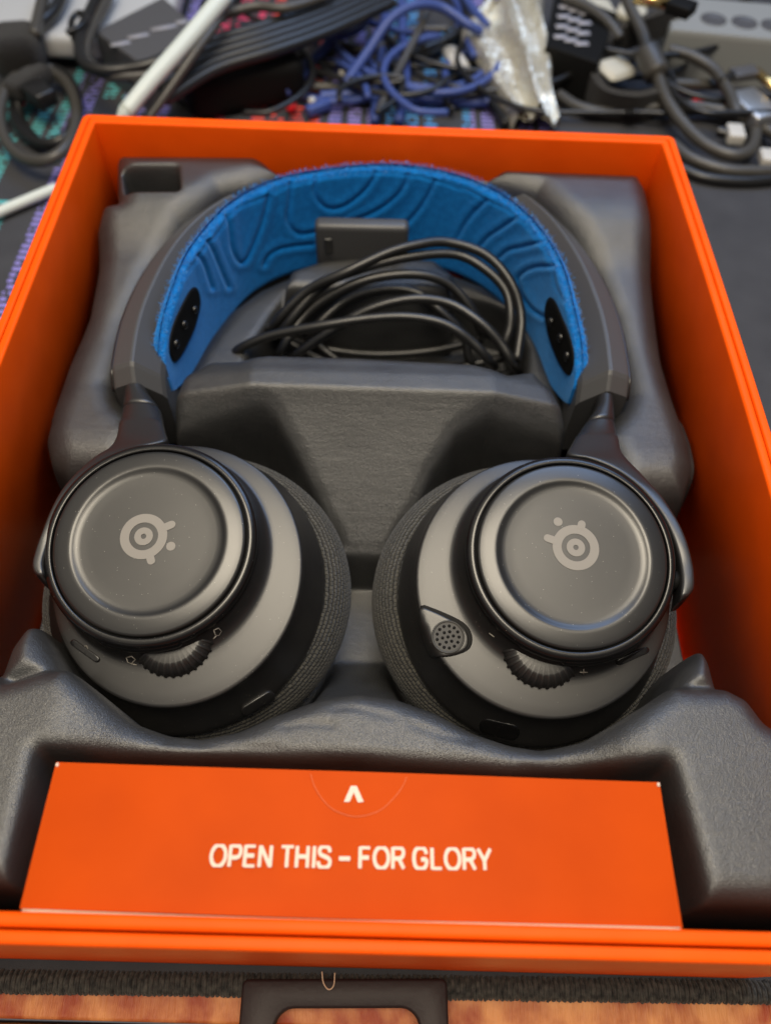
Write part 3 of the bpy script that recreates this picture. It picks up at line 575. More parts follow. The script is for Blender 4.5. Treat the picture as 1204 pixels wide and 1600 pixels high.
for s in (-1, 1):
    c, u, v, n = cup_frame(s); W = grow(s, c, u, v, n); pm = PARM[s]
    rs = np.maximum(r_ell(TH_, *pm['sh']), .333); rb = np.maximum(r_ell(TH_, *pm['ba']), rs+.012)
    def ringp_(r, d): return W(np.stack([r*np.cos(TH_), r*np.sin(TH_), np.full(NT, d)], 1))
    R_ = [ringp_(np.full(NT, .30), .03), ringp_(np.full(NT, .313), .035), ringp_(np.full(NT, .316), .06)]
    for wv_, d in ((.03, .070), (.07, .086), (.13, .102), (.19, .112), (.24, .1165), (.30, .1188), (.40, .1203), (.55, .1222), (.75, .1250), (.93, .1278), (.975, .1292), (1., .1325)):
        R_.append(ringp_(.316+(rs-.316)*wv_, d))
    for wv_, d in ((.012, .141), (.06, .162), (.30, .20), (.6, .235), (.85, .262), (.96, .275), (1., .29), (.99, .315), (.94, .33)):
        R_.append(ringp_(rs+(rb-rs)*wv_, d))
    body = mesh('ear_cup', *loft(R_, True, False, True), SATIN, hs)
    body['label'] = 'right ear cup with microphone and volume wheel' if s > 0 else 'left ear cup with mixer wheel'
    bv = BVHTree.FromObject(body, bpy.context.evaluated_depsgraph_get()); Minv = None
    wm = wmat(body)
    def hit(x, y, off=0.):
        o_, d_ = ray(x, y); im = wm.inverted(); h = bv.ray_cast(im @ o_, (im.to_3x3() @ d_).normalized())
        if h[0] is None: return None, None
        nn = h[1]; nn = -nn if nn.dot(im.to_3x3() @ d_) > 0 else nn
        return np.array(wm @ h[0])+np.array(nn)*off, np.array(nn)
    # plate, groove, bezel
    pp = [(.002, .0105), (.10, .0105), (.17, .0098), (.200, .0090), (.210, .0082), (.217, .0064), (.223, .0034), (.2275, .0012), (.232, .0003), (.240, .0008), (.262, .0042), (.276, .0070), (.2815, .0088), (.2845, .012), (.285, .04)]
    mesh('cover_plate', *loft([W(r) for r in lathe(pp, NT)], True, True, False), PLATE, body)
    bz = [(.2895, .05), (.2895, .016), (.2905, .0125), (.294, .0105), (.302, .0115), (.309, .0145), (.314, .019), (.3175, .027), (.3185, .045), (.316, .066), (.310, .072)]
    mesh('bezel_ring', *loft([W(r) for r in lathe(bz, NT)], True), GLOSS, body)
    mesh('plate_gap', *loft([W(r) for r in lathe([(.270, .030), (.300, .030)], NT)], True), BLACK, body)
    # emblem: ring, eye, two arms and a dot
    def disc(cx, cy, ro, ri, d, k=48):
        a = np.linspace(0, 2*np.pi, k, endpoint=False); o = lambda r, dd: W(np.stack([cx+r*np.cos(a), cy+r*np.sin(a), np.full(k, dd)], 1))
        if ri <= 0: return loft([o(ro, d), o(ro, d-.0012)], True, True, True)
        return loft([o(ro, d), o(ro, d-.0012), o(ri, d-.0012), o(ri, d), o(ro, d)], True)
    def arm(cx, cy, ex, ey, wd_, d):
        dx, dy = ex-cx, ey-cy; L_ = math.hypot(dx, dy); dx, dy = dx/L_, dy/L_; a0 = math.atan2(dy, dx); st = .060; pts = [(cx+dx*st-dy*wd_, cy+dy*st+dx*wd_), (cx+dx*st+dy*wd_, cy+dy*st-dx*wd_)]
        for t in np.linspace(-90, 90, 12): pts.append((ex+wd_*math.cos(a0+math.radians(t)), ey+wd_*math.sin(a0+math.radians(t))))
        Q = np.array([[*p, d] for p in pts]); Q2 = Q.copy(); Q2[:, 2] -= .0012; return loft([W(Q), W(Q2)], True, True, True)
    if s < 0: ec, ea, ed = (-.017, .012), [(.062, .050), (.014, -.062)], (.067, -.017)
    else: ec, ea, ed = (-.010, .020), [(.074, .045), (-.031, .094)], (.041, .098)
    dz = .0100
    em = merge([disc(*ec, .0700, .0430, dz), disc(*ec, .0276, .0080, dz)]+[arm(*ec, *e, .0118, dz-.0003) for e in ea]+[disc(*ed, .0135, 0, dz)])
    mesh('emblem', *em, LOGO, body, smooth=False)
    # cushion
    cu = pm['cu']; aa = np.linspace(-.62*np.pi, .62*np.pi, 26); rings = []; uv = []
    for q, t in enumerate(aa):
        bulge = .118*math.cos(t); dd = .405-.125*math.sin(-t)*1.0
        A, B = cu[2]-.118+bulge, cu[3]-.118+bulge
        TC = TH_+math.pi; rings.append(W(np.stack([cu[0]+A*np.cos(TC), cu[1]+B*np.sin(TC), np.full(NT, .405+.125*math.sin(t))], 1)))
        uv += [(k*1.5, q*.62) for k in range(NT)]
    for a_ in (0,): rings.append(rings[0][:0]) if False else None
    mesh('ear_cushion', *loft(rings, True, True, True), MESHF, body, uv=uv)
    sm = s
    ta_ = np.radians(np.linspace(-112, -68, 24) if s < 0 else np.linspace(-128, -84, 24)); cl_ = W(np.stack([.3165*np.cos(ta_), .3165*np.sin(ta_), np.full(24, .046)], 1))
    mesh('bezel_clip', *sweep(cl_, [.004]+[.0085]*22+[.004], 10, flat=2.2), GLOSS, body)
    # wheel with ribs under the plate
    if s < 0: wc, wr_, wl = (.073, -.262), .122, 'ribbed mixer wheel'
    else: wc, wr_, wl = (.073, -.262), .122, 'ribbed volume wheel'
    k = 34*14; a = np.linspace(0, 2*np.pi, k, endpoint=False); rib = .0045*np.clip((np.cos(a*34)-.25)*2.5, 0, 1)-.001
    def wr(r, d, tilt=.0): return W(np.stack([wc[0]+r*np.cos(a), wc[1]+r*np.sin(a), np.full(k, d)], 1))
    RW = [wr(np.full(k, .05), .077), wr(np.full(k, wr_-.036), .077), wr(wr_-.031+rib*.4, .0785), wr(wr_-.022+rib, .084), wr(wr_-.010+rib, .094), wr(wr_+rib, .110), wr(wr_+rib, .124), wr(wr_-.008+rib, .135), wr(np.full(k, wr_-.03), .138)]
    mesh('control_wheel', *loft(RW, True, True, True), SATIN, body)
    def patch(name, outline, off, depth, mt, bev=.003, ctr=None):
        """a small raised piece whose outline is laid onto the cup's surface"""
        cpx = np.array(outline, float).mean(0); rr = []
        for f_ in (1, .97, .90, .7, .5, .3, .1):
            H_ = [hit(*(cpx+(np.array(p)-cpx)*f_)) for p in outline]
            if any(h[0] is None for h in H_): return None
            rr.append((np.array([h[0] for h in H_]), np.array([h[1] for h in H_])))
        o0, n0 = rr[0]
        rings = [o0-n0*depth, o0+n0*(off-bev), rr[1][0]+rr[1][1]*(off-bev*.25)]+[p+q*off for p, q in rr[2:]]
        return mesh(name, *loft(rings, True, True, True), mt, body)
    def capsule(x0, y0, x1, y1, wd_, k=7):
        d = np.array([x1-x0, y1-y0], float); d /= np.linalg.norm(d); p_ = np.array([-d[1], d[0]]); L = []
        for t in np.linspace(-90, 90, k): L.append(np.array([x1, y1])+wd_*(d*math.cos(math.radians(t))+p_*math.sin(math.radians(t))))
        for t in np.linspace(90, 270, k): L.append(np.array([x0, y0])+wd_*(d*math.cos(math.radians(t))+p_*math.sin(math.radians(t))))
        return L
    def glyph(name, strokes, wd_):
        ps = []
        for st in strokes:
            pts = [hit(*p, .0012)[0] for p in st]
            if any(p is None for p in pts): continue
            ps.append(sweep(np.array(pts), wd_, 5, flat=.4))
        if ps: mesh(name, *merge(ps), LOGO, body)
    if s < 0:
        patch('side_button', capsule(116, 1004, 152, 1030, 5), .006, .01, GLOSS)
        patch('port_slot', capsule(384, 1100, 424, 1078, 17), .002, .01, BLACK)
        patch('slide_switch', capsule(384, 1108, 420, 1086, 8), .010, .01, SATIN)
        glyph('icon', [[(198, 1027), (206, 1025), (212, 1030), (206, 1037), (200, 1035), (198, 1027)], [(206, 1037), (214, 1039)]], .0022)
        glyph('icon', [[(334, 984), (341, 981), (346, 986), (342, 993), (336, 992), (334, 984)], [(338, 993), (333, 998)]], .0022)
        glyph('power_icon', [[(131, 1010), (136, 1009), (138, 1014), (134, 1017), (130, 1015)]], .0016)
    else:
        patch('side_button', capsule(966, 1034, 1008, 1016, 5), .006, .01, GLOSS)
        patch('port_slot', capsule(760, 1135, 800, 1144, 12), .003, .01, GLOSS)
        glyph('minus_mark', [[(764, 989), (772, 995)]], .0022)
        glyph('plus_mark', [[(905, 1050), (917, 1050)], [(911, 1045), (911, 1055)]], .0020)
        mo = [(656, 951), (672, 954), (700, 967), (721, 979), (730, 992), (731, 1006), (725, 1016), (708, 1023), (690, 1026), (674, 1025), (665, 1006), (658, 978)]
        mo = [tuple(p) for p in spline(np.array(mo, float), 40, True)]; cm = np.array([697., 990.]); big = [tuple(np.array(p)+np.array([3.2, -2.2])+(np.array(p)-cm)/np.linalg.norm(np.array(p)-cm)*3.2) for p in mo]
        patch('microphone_recess', big, .0016, .01, BLACK, .0006)
        patch('microphone', mo, .0060, .01, SATIN, .0025)
        g0, gn = hit(699.3, 995.6); gn = np.array(gn); gu = np.cross([0, 1., 0], gn); gu /= np.linalg.norm(gu); gvv = np.cross(gn, gu); g0 = g0+gn*.0072
        def gd_(r, h, k=40): 
            t = np.linspace(0, 2*np.pi, k, endpoint=False); return g0+gn*h+r*(np.cos(t)[:, None]*gu+np.sin(t)[:, None]*gvv)
        mesh('microphone_grille', *loft([gd_(.050, -.006), gd_(.050, 0), gd_(.0485, .002), gd_(.0455, .002), gd_(.044, -.001), gd_(.043, -.001), gd_(.001, -.001)], True, False, True), GRILLE, body)
        hp = [(0, 0)]+[(.0165*math.cos(t), .0165*math.sin(t)) for t in np.linspace(.2, .2+2*np.pi, 6, endpoint=False)]+[(.033*math.cos(t), .033*math.sin(t)) for t in np.linspace(0, 2*np.pi, 13, endpoint=False)]
        hm = None
        for hx, hy in hp:
            t = np.linspace(0, 2*np.pi, 12, endpoint=False); cc = g0+hx*gu+hy*gvv; rg = lambda r, h: cc+gn*h+r*(np.cos(t)[:, None]*gu+np.sin(t)[:, None]*gvv)
            mesh('grille_hole', *loft([rg(.0048, -.003), rg(.0048, -.0004), rg(.0001, -.0003)], True, False, True), BLACK, body)
    # yoke: stem, flare and arm
    if s < 0:
        sec = [((190, 588), (224, 588), .665), ((189, 605), (228, 603), .675), ((186, 634), (246, 628), .69), ((184, 660), (253, 655), .71), ((179, 682), (257, 672), .73), ((168, 697), (259, 686), .75), ((148, 710), (228, 695), .765), ((128, 727), (186, 711), .775), ((109, 746), (152, 731), .785), ((92, 768), (125, 756), .79), ((77, 797), (103, 783), .79), ((65, 828), (86, 816), .785), ((54, 858), (74, 852), .775), ((49, 880), (67, 876), .77), ((52, 893), (68, 893), .765), ((60, 899), (68, 899), .76)]; sl = 2
    else:
        sec = [((962, 610), (935, 610), .665), ((963, 630), (933, 628), .675), ((966, 667), (914, 656), .69), ((968, 683), (902, 676), .71), ((971, 699), (893, 692), .73), ((981, 714), (888, 707), .75), ((1000, 734), (920, 714), .765), ((1017, 753), (960, 731), .775), ((1034, 772), (993, 755), .785), ((1050, 796), (1018, 782), .79), ((1065, 822), (1038, 811), .79), ((1076, 850), (1052, 842), .785), ((1084, 883), (1061, 874), .775), ((1086, 907), (1065, 902), .77), ((1084, 920), (1064, 922), .765), ((1076, 930), (1063, 932), .76)]; sl = 2
    A_ = spline(np.array([P(*a, z) for a, b, z in sec]), 90); B_ = spline(np.array([P(*b, z) for a, b, z in sec]), 90)
    rings = []
    for i in range(90):
        q, r_ = A_[i], B_[i]; m_ = (q+r_)/2; e = (r_-q); ww = np.linalg.norm(e); f_ = i/89; thk = .10 if f_ < .4 else .085
        pr = []
        for t in np.linspace(0, 2*np.pi, 28, endpoint=False):
            cx_, cz_ = math.cos(t), math.sin(t); pw = .9 if f_ < .25 else .55
            cx2 = np.sign(cx_)*abs(cx_)**pw; cz2 = np.sign(cz_)*abs(cz_)**pw
            crown = .055-.033*min(1, max(0, (f_-.16)/.12))
            zz = cz2*crown if cz_ > 0 else cz2*thk
            pr.append(m_+e*.5*cx2+[0, 0, zz-crown])
        rings.append(pr)
    cutat = 14
    yk = mesh('yoke', *loft(rings[cutat:], True, True, True), YOKE, hs)
    st_ = [np.array(r) for r in rings[:cutat-0]]; 
    mesh('yoke_stem', *loft([np.array(r) for r in rings[:cutat]]+[np.mean(rings[cutat], 0)+(np.array(rings[cutat-1])-np.mean(rings[cutat-1], 0))*.90-(np.mean(rings[cutat], 0)-np.mean(rings[cutat-1], 0))*.25], True, True, True), YOKE, hs)
    # pivot pin between arm and cup
    pv = (A_[82]+B_[82])/2-[0, 0, .05]; cc = W(np.array([[-.28, -.06, .06]]))[0]
    mesh('pivot_pin', *sweep(np.array([pv, (pv+cc)/2, cc]), .03, 14), BLACK, hs)

# ------------------------------------------------------------------ cable bundle, dongle
c6 = lambda L: [(380+x/2.508, 330+y/2.508, z) for x, y, z in L]
fr = c6([(-70, 640, .22), (-40, 580, .34), (-15, 540, .41), (100, 490, .47), (300, 450, .53), (500, 420, .56), (650, 415, .57), (780, 440, .56), (880, 500, .52), (960, 585, .44)])
e1 = c6([(210, 560, .36), (330, 480, .44), (480, 390, .52), (650, 345, .56), (800, 360, .55), (920, 430, .52), (1000, 510, .47), (1055, 600, .40)])
d1 = c6([(270, 470, .38), (400, 350, .47), (550, 305, .50), (680, 320, .49), (780, 400, .44), (860, 480, .38), (880, 570, .30)])
c_ = c6([(150, 545, .36), (250, 400, .46), (400, 300, .55), (550, 255, .58), (700, 250, .58), (810, 290, .54), (890, 380, .47), (930, 470, .38)])
b1 = c6([(160, 460, .42), (300, 300, .55), (450, 230, .62), (650, 180, .64), (830, 170, .63), (950, 230, .60), (1030, 320, .55), (1045, 440, .48), (1015, 540, .40)])
a1 = c6([(120, 445, .42), (250, 312, .55), (400, 240, .63), (560, 165, .67), (680, 132, .68), (800, 122, .67), (950, 172, .64), (1050, 285, .58), (1088, 420, .50), (1070, 585, .42)])
def low(p, q): return [(p[0], p[1]+14, .26), ((p[0]*2+q[0])/3, max(p[1], q[1])+34, .19), ((p[0]+2*q[0])/3, max(p[1], q[1])+34, .19), (q[0], q[1]+14, .26)]
path = list(fr)
for nx_ in (e1, d1, c_, b1, a1): path += low(path[-1], nx_[0])+list(nx_)
wp = PP(path); wp[:, 1] = np.where(wp[:, 2] < .3, np.maximum(wp[:, 1], 2.02), wp[:, 1])
cb = mesh('cable', *sweep(spline(wp, 700), .0202, 12), CABLE); tag(cb, 'thin black cable coiled in loops in the pit under the blue strap', 'cable')
dgl = empty('wireless_dongle', (-.06, 2.70, .4), 'small matte black wireless dongle standing upright against the blue strap', 'dongle')
rbox('dongle_body', (-.062, 2.70, .545), (.40, .075, .27), BAND, dgl, bev=.024, seg=4, rz=.02)
rbox('dongle_button', (-.205, 2.659, .585), (.034, .018, .072), YOKE, dgl, bev=.0055, seg=3, rz=.02)

# ------------------------------------------------------------------ clutter behind the box
def thing(name, label, cat, pts, r, m, group=None, n=80, **k):
    return tag(tube(name, PP(pts), r, m, None, n, **k), label, cat, group)
# tied cable coil, far left
coil = empty('tied_cable_coil', P(60, 170, 0), 'coiled black cable bound by a fuzzy black strap, left of the box', 'cable')
def circ(x0, y0, rx, ry, z0, z1, a0=0, a1=2*np.pi, k=22): return [(x0+rx*math.cos(t), y0+ry*math.sin(t), z0+(z1-z0)*(.5+.5*math.sin(t*2))) for t in np.linspace(a0, a1, k)]
mesh('cable_loop', *sweep(spline(PP(circ(60, 180, 60, 72, .10, .16, -1.2, 5.0)), 120), .034, 12), CABLE2, coil)
mesh('cable_loop', *sweep(spline(PP(circ(72, 165, 50, 60, .05, .1, -1.6, 4.4)), 120), .030, 12), CABLE, coil)
mesh('cable_loop', *sweep(spline(PP([(30, 120, .2), (28, 150, .12), (32, 180, .06), (45, 205, .05), (75, 230, .05), (105, 232, .05)]), 60), .026, 12), CABLE, coil)
mesh('cable_lead', *sweep(spline(PP([(55, 55, .32), (62, 20, .34), (75, -30, .36)]), 40), .036, 12), CABLE2, coil)
mesh('cable_lead', *sweep(spline(PP([(45, 50, .30), (85, 15, .32), (105, -30, .34)]), 40), .036, 12), CABLE, coil)
mesh('strap_wrap', *rbox_vf((.30, .34, .26), .09, 4, TR(P(30, 80, .22), .2)), VELCRO, coil)
mesh('strap_tail', *rbox_vf((.15, .30, .11), .035, 3, TR(P(45, 128, .16), -.45)), VELCRO, coil)
mesh('strap_tail', *rbox_vf((.13, .19, .10), .02, 3, TR(P(62, 148, .17), .85)), CABLE, coil)
tag(mesh('red_clip', *rbox_vf((.05, .07, .06), .02, 3, TR(P(33, 157, .06))), RED), 'small red clip inside the tied cable coil', 'clip')
# grey laptop edge at back left
lap = empty('laptop', P(40, 20, 0), 'light grey laptop corner at the back left of the desk', 'laptop')
V, F = rbox_vf((2.4, 1.6, .16), .05, 4, TR((P(90, 62, .22)[0]-.55, P(90, 62, .22)[1]+.80, .16), .02)); mesh('laptop_base', V, F, SILV, lap)
V, F = rbox_vf((.9, .35, .02), .008, 2, TR((P(90, 62, .22)[0]-.2, P(90, 62, .22)[1]+.9, .25), .02)); mesh('trackpad', V, F, DGREY, lap)
# dark grey adapter with worn lettering
ad = empty('power_brick', P(230, 60, 0), 'dark grey power brick with a worn pale line of print, back left', 'power brick')
p0, p1, p2, p3 = PP([(148, 48), (215, 96), (330, 62), (255, -6)], .30)
def slab(name, quad, z1, z0, m, parent, e=.012):
    q = np.array(quad); c = q.mean(0); up = lambda f_, z: np.c_[(c+(q-c)*f_)[:, :2], np.full(4, z)]
    return mesh(name, *loft([up(1, z0), up(1, z1-e), up(.985, z1-e*.3), up(.965, z1)], True, True, True), m, parent, smooth=False)
slab('brick_case', [p0, p1, p2, p3], .30, .0, DGREY, ad)
for (x, y), L_, t in (((188, 68), .12, .0), ((216, 56), .13, .0), ((256, 43), .16, .0), ((284, 34), .08, 0)):
    q = P(x, y, .303); mesh('print_mark', *rbox_vf((L_, .04, .002), 0, 1, TR(q, .42)), LABELG, ad)
# stylus, wires
sty = empty('stylus', P(280, 90, .3), 'pale green-white stylus leaning behind the back left box corner', 'stylus')
mesh('stylus_barrel', *sweep(spline(PP([(196, 176, .34), (235, 128, .42), (295, 60, .52), (352, -8, .62)]), 30), np.linspace(.042, .050, 30), 14), WHITEC, sty)
mesh('stylus_tip', *sweep(spline(PP([(196, 176, .34), (188, 186, .32), (182, 193, .31)]), 12), np.linspace(.042, .012, 12), 14), WHITEC, sty)
thing('white_cable', 'pale cable stub left of the orange box under the coil', 'cable', [(-30, 345, .05), (0, 331, .05), (40, 314, .05), (88, 294, .05)], .030, WHITEC)
thing('grey_wire', 'thin grey wire running beside the pale stylus', 'wire', [(232, 185, .25), (268, 135, .36), (310, 75, .48), (345, 25, .54), (362, -20, .56)], .026, CABLE2)
rc = [(385, -20, .42), (330, 40, .40), (255, 92, .38), (195, 108, .36), (150, 108, .36), (128, 92, .36), (125, 60, .36), (140, 20, .36), (160, -20, .36)]
thing('black_cable_loop', 'black cable loop curving around the dark grey power brick', 'cable', rc, .034, CABLE, n=120)
thing('black_cable_loop', 'second black cable hugging the loop around the power brick', 'cable', [(178, -20, .33), (152, 30, .33), (136, 70, .33), (140, 98, .33), (175, 118, .33), (240, 116, .33), (300, 100, .33)], .030, CABLE2, n=120)
# flat ribbon cable made of ridges
rib = empty('ribbon_cable', P(430, 60, .3), 'wide flat black ribbon cable stretching diagonally across the back', 'cable')
cen = spline(PP([(250, 135, .30), (330, 88, .34), (420, 60, .36), (500, 32, .36), (600, -12, .36)]), 60)
for k, o in enumerate((-.10, -.05, 0, .05, .10)):
    q = cen.copy(); q[:, 1] += o*1.4; q[:, 0] += -o*.5; mesh('ribbon_strand', *sweep(q, .034, 10), CABLE, rib)
mesh('black_pouch', *rbox_vf((.75, .42, .26), .07, 4, TR(P(375, 118, .14), .42)), BLACK, None); tag(bpy.data.objects['black_pouch'], 'black soft pouch in shadow under the ribbon cable', 'pouch')  # black block puts in the dark shadow below the ribbon cable
thing('grey_wire', 'thick grey wire bending along the back rim left of the blue plug', 'wire', [(268, 132, .08), (285, 150, .06), (325, 164, .05), (390, 158, .05), (440, 143, .05), (500, 136, .05), (560, 140, .05)], .032, CABLE2, n=100)
thing('grey_wire', 'grey wire curling at the top centre left of the blue cables', 'wire', [(350, 22, .42), (400, 10, .44), (450, 12, .44), (520, -10, .44)], .030, CABLE2)
thing('grey_wire', 'grey wire looped under the blue cables at the top centre', 'wire', [(530, 5, .1), (528, 45, .1), (535, 68, .1), (560, 77, .1), (600, 70, .1), (640, 48, .1), (700, 45, .1)], .024, CABLE2)
thing('grey_wire', 'straight grey wire crossing between the two upright blue cables', 'wire', [(592, 172, .10), (625, 105, .16), (655, 45, .24), (668, 15, .28)], .026, CABLE2)
thing('black_wire', 'black wire crossing behind the blue cables toward the clear bag', 'wire', [(560, 100, .05), (640, 85, .06), (700, 60, .08), (760, 20, .1), (800, -10, .1)], .040, CABLE)
G = 'blue cables behind the box'
for lab, pts in (('blue cable arching over the others at the top centre', [(540, 130, .12), (575, 80, .22), (610, 30, .34), (650, 8, .38), (690, 12, .34), (730, 38, .28), (752, 50, .24)]),
    ('leftmost upright blue cable rising behind the back rim', [(585, 190, .03), (588, 140, .05), (596, 80, .08), (600, 30, .12), (598, -20, .14)]),
    ('upright blue cable right of the leftmost upright one', [(622, 190, .04), (632, 140, .08), (633, 90, .10), (628, 40, .12), (628, -20, .14)]),
    ('blue cable slanting at the top left of the clear bag', [(760, 40, .22), (735, 10, .24), (715, -25, .26)]),
    ('lower blue cable running level just above the back rim', [(500, 150, .06), (560, 148, .06), (620, 152, .05), (690, 158, .05), (770, 160, .05)]),
    ('blue cable running level to the clear bag', [(620, 148, .05), (680, 144, .06), (730, 138, .07)]),
    ('blue cable slanting from the top to the level ones', [(600, 35, .05), (575, 80, .05), (550, 120, .05), (538, 150, .05)])):
    thing('blue_cable', lab, 'cable', pts, .030, BLUEC, G)
bp_ = empty('blue_plug', P(455, 120, .1), 'blue moulded cable plug lying on red print behind the rim', 'plug')
mesh('plug_body', *sweep(PP([(436, 142, .09), (452, 126, .10), (474, 105, .11)]), [.075, .085, .07], 12, flat=.6), BLUEC, bp_)
mesh('plug_cord', *sweep(spline(PP([(474, 105, .11), (505, 78, .14), (520, 50, .2), (518, 25, .28), (505, 5, .34)]), 50), .034, 12), BLUEC, bp_)
tag(mesh('blue_connector', *rbox_vf((.06, .17, .06), .012, 2, TR(P(497, 168, .06), -.9)), BLUEC), 'small bright blue connector standing at the back rim', 'connector')
for x, y, lab in ((572, 16, 'upper pale round stud by the blue cables'), (487, 158, 'pale round stud beside the blue connector'), (535, 115, 'small pale stud under the blue slanting cable')):
    tag(mesh('stud', *rbox_vf((.05, .05, .05), .022, 4, TR(P(x, y, .06))), PALE), lab, 'stud', 'pale studs')
tag(mesh('red_bead', *rbox_vf((.07, .07, .06), .028, 4, TR(P(455, 166, .05))), RED), 'red bead just above the back rim of the box', 'bead')
# clear plastic bag
bag = empty('plastic_bag', P(800, 90, 0), 'crumpled clear plastic bag reflecting cream light behind the box', 'bag')
bl = spline(PP([(800, 200, .04), (775, 160, .08), (750, 100, .12), (722, 55, .14), (745, 30, .16)]), 60); br_ = spline(PP([(872, 200, .05), (864, 150, .1), (858, 95, .14), (850, 30, .2), (845, -20, .2)]), 60)
V = []; nb_ = 40
for i in range(60):
    for j in range(nb_):
        t = j/(nb_-1); q = bl[i]*(1-t)+br_[i]*t; sv = i/59
        amp = .10*math.sin(math.pi*t)**.5
        z = amp*(1.1+.55*math.sin(t*14+1.2*math.sin(sv*3))+.28*math.sin(t*27+sv*3)+.12*math.sin(sv*11+t*8))
        V.append(q+np.array([.008*math.sin(sv*13+t*9), .02*math.sin(t*21+sv*5), z]))
n0 = len(V); V2 = [np.array([p[0], p[1], max(.012, p[2]-.02-.5*max(0, p[2]-.1))]) for p in V]
F = [(i*nb_+j, i*nb_+j+1, (i+1)*nb_+j+1, (i+1)*nb_+j) for i in range(59) for j in range(nb_-1)]
mesh('bag_film', V+V2, F+[tuple(n0+k for k in f[::-1]) for f in F], FILM, bag)
pw = empty('white_plug', P(715, 95, .05), 'pale plug with a dark cord lying left of the clear bag', 'plug')
mesh('plug_shell', *sweep(PP([(702, 80, .09), (714, 97, .09), (724, 110, .08)]), [.055, .062, .05], 12, flat=.7), PALE, pw)
mesh('plug_cord', *sweep(spline(PP([(724, 110, .08), (745, 135, .06), (770, 165, .05), (790, 195, .04)]), 40), .03, 12), CABLE, pw)
# black adapter with grey print
ab = empty('wall_adapter', P(905, 55, 0), 'black wall adapter with grey printed lines right of the bag', 'adapter')
aq = PP([(852, 70), (935, 98), (965, 20), (868, -20)], .26); slab('adapter_case', aq, .26, 0, BLACK, ab)
for i in range(4):
    for j in range(3):
        q = aq[0]*.0+(aq[0]+(aq[1]-aq[0])*(.25+.2*j)+(aq[3]-aq[0])*(.2+.17*i)); q[2] = .262
        mesh('print_mark', *rbox_vf((.09, .05, .002), 0, 1, TR(q, .1)), LABELG, ab)
# strap with clip and cable loops, right
vs = empty('cable_strap', P(960, 100, 0), 'black hook-and-loop strap curled beside the cable clip at the right', 'strap')
def strip(pts, wz, th, m, parent, name):
    c = spline(PP(pts), 70); T = np.gradient(c, axis=0); T /= np.linalg.norm(T, axis=1)[:, None]; nrm = np.stack([-T[:, 1], T[:, 0], 0*T[:, 0]], 1); nrm /= np.linalg.norm(nrm, axis=1)[:, None]; z = np.array([0, 0, wz])
    return mesh(name, *loft([[p-n_*th-z, p+n_*th-z, p+n_*th+z, p-n_*th+z] for p, n_ in zip(c, nrm)], True, True, True), m, parent, smooth=False)
strip([(1060, 25, .30), (1010, 45, .26), (965, 62, .20), (932, 95, .14), (924, 130, .11), (940, 158, .10), (985, 168, .10), (1025, 160, .10)], .085, .028, VELCRO, vs, 'strap_band')
cl = empty('cable_clip', P(1018, 95, .1), 'dark cylindrical cable clip at the crossing of the right loops', 'clip')
mesh('clip_barrel', *sweep(spline(PP([(1008, 76, .27), (1018, 98, .235), (1027, 120, .20)]), 14), [.03]+[.078]*12+[.03], 20), CABLE2, cl)
GL = 'black cables looped at the right'
for lab, pts, r in (('cable running up from the clip at the top right', [(1012, 84, .28), (1002, 50, .32), (985, 15, .36), (970, -20, .4)], .036),
    ('big cable loop dropping from the clip past the white plug', [(1026, 118, .2), (1040, 155, .16), (1068, 195, .12), (1105, 228, .10), (1148, 243, .10), (1174, 230, .10), (1178, 200, .10), (1166, 190, .10)], .038),
    ('cable arching from the clip down to the silver plug', [(1045, 78, .22), (1080, 88, .22), (1115, 110, .2), (1138, 145, .18), (1150, 175, .16), (1164, 190, .10)], .036),
    ('long cable lying level from the bag to the right border', [(872, 148, .05), (905, 168, .05), (950, 176, .06), (1000, 170, .08), (1060, 166, .10), (1120, 172, .10), (1170, 190, .10), (1215, 212, .10)], .036),
    ('lowest cable sweeping behind the back right corner of the box', [(1050, 225, .05), (1080, 248, .05), (1130, 265, .05), (1180, 268, .05), (1225, 266, .05)], .036),
    ('short cable piece below the strap at the right', [(1040, 130, .1), (1080, 132, .1), (1130, 132, .1)], .034),
    ('cable crossing the black adapter top', [(880, -5, .3), (920, 12, .3), (950, 35, .28), (968, 60, .24)], .034)):
    thing('black_cable', lab, 'cable', pts, r, CABLE2, GL, n=100)
thing('black_cable', 'dark cable under the lowest sweeping one near the box corner', 'cable', [(1060, 262, .03), (1100, 278, .03), (1160, 284, .03), (1220, 280, .03)], .034, CABLE, GL)
# power strip
ps = empty('power_strip', P(1130, 60, 0), 'grey power strip with round sockets at the top right', 'power strip')
pa, pb, pc, pd = PP([(1046, 46), (1230, 64), (1230, 8), (1046, -8)], .30)
slab('strip_case', [pa, pb, pc, pd], .30, 0, GREYP, ps, .03)
for x, y in ((1114, 30), (1162, 35), (1208, 40)):
    q = P(x, y, .302); t = np.linspace(0, 2*np.pi, 28, endpoint=False); rg = lambda r, z: np.c_[q[0]+r*np.cos(t), q[1]+r*np.sin(t), np.full(28, z)]
    mesh('socket', *loft([rg(.085, .299), rg(.085, .304), rg(.07, .304), rg(.066, .301), rg(.001, .3005)], True, False, True), DGREY, ps)
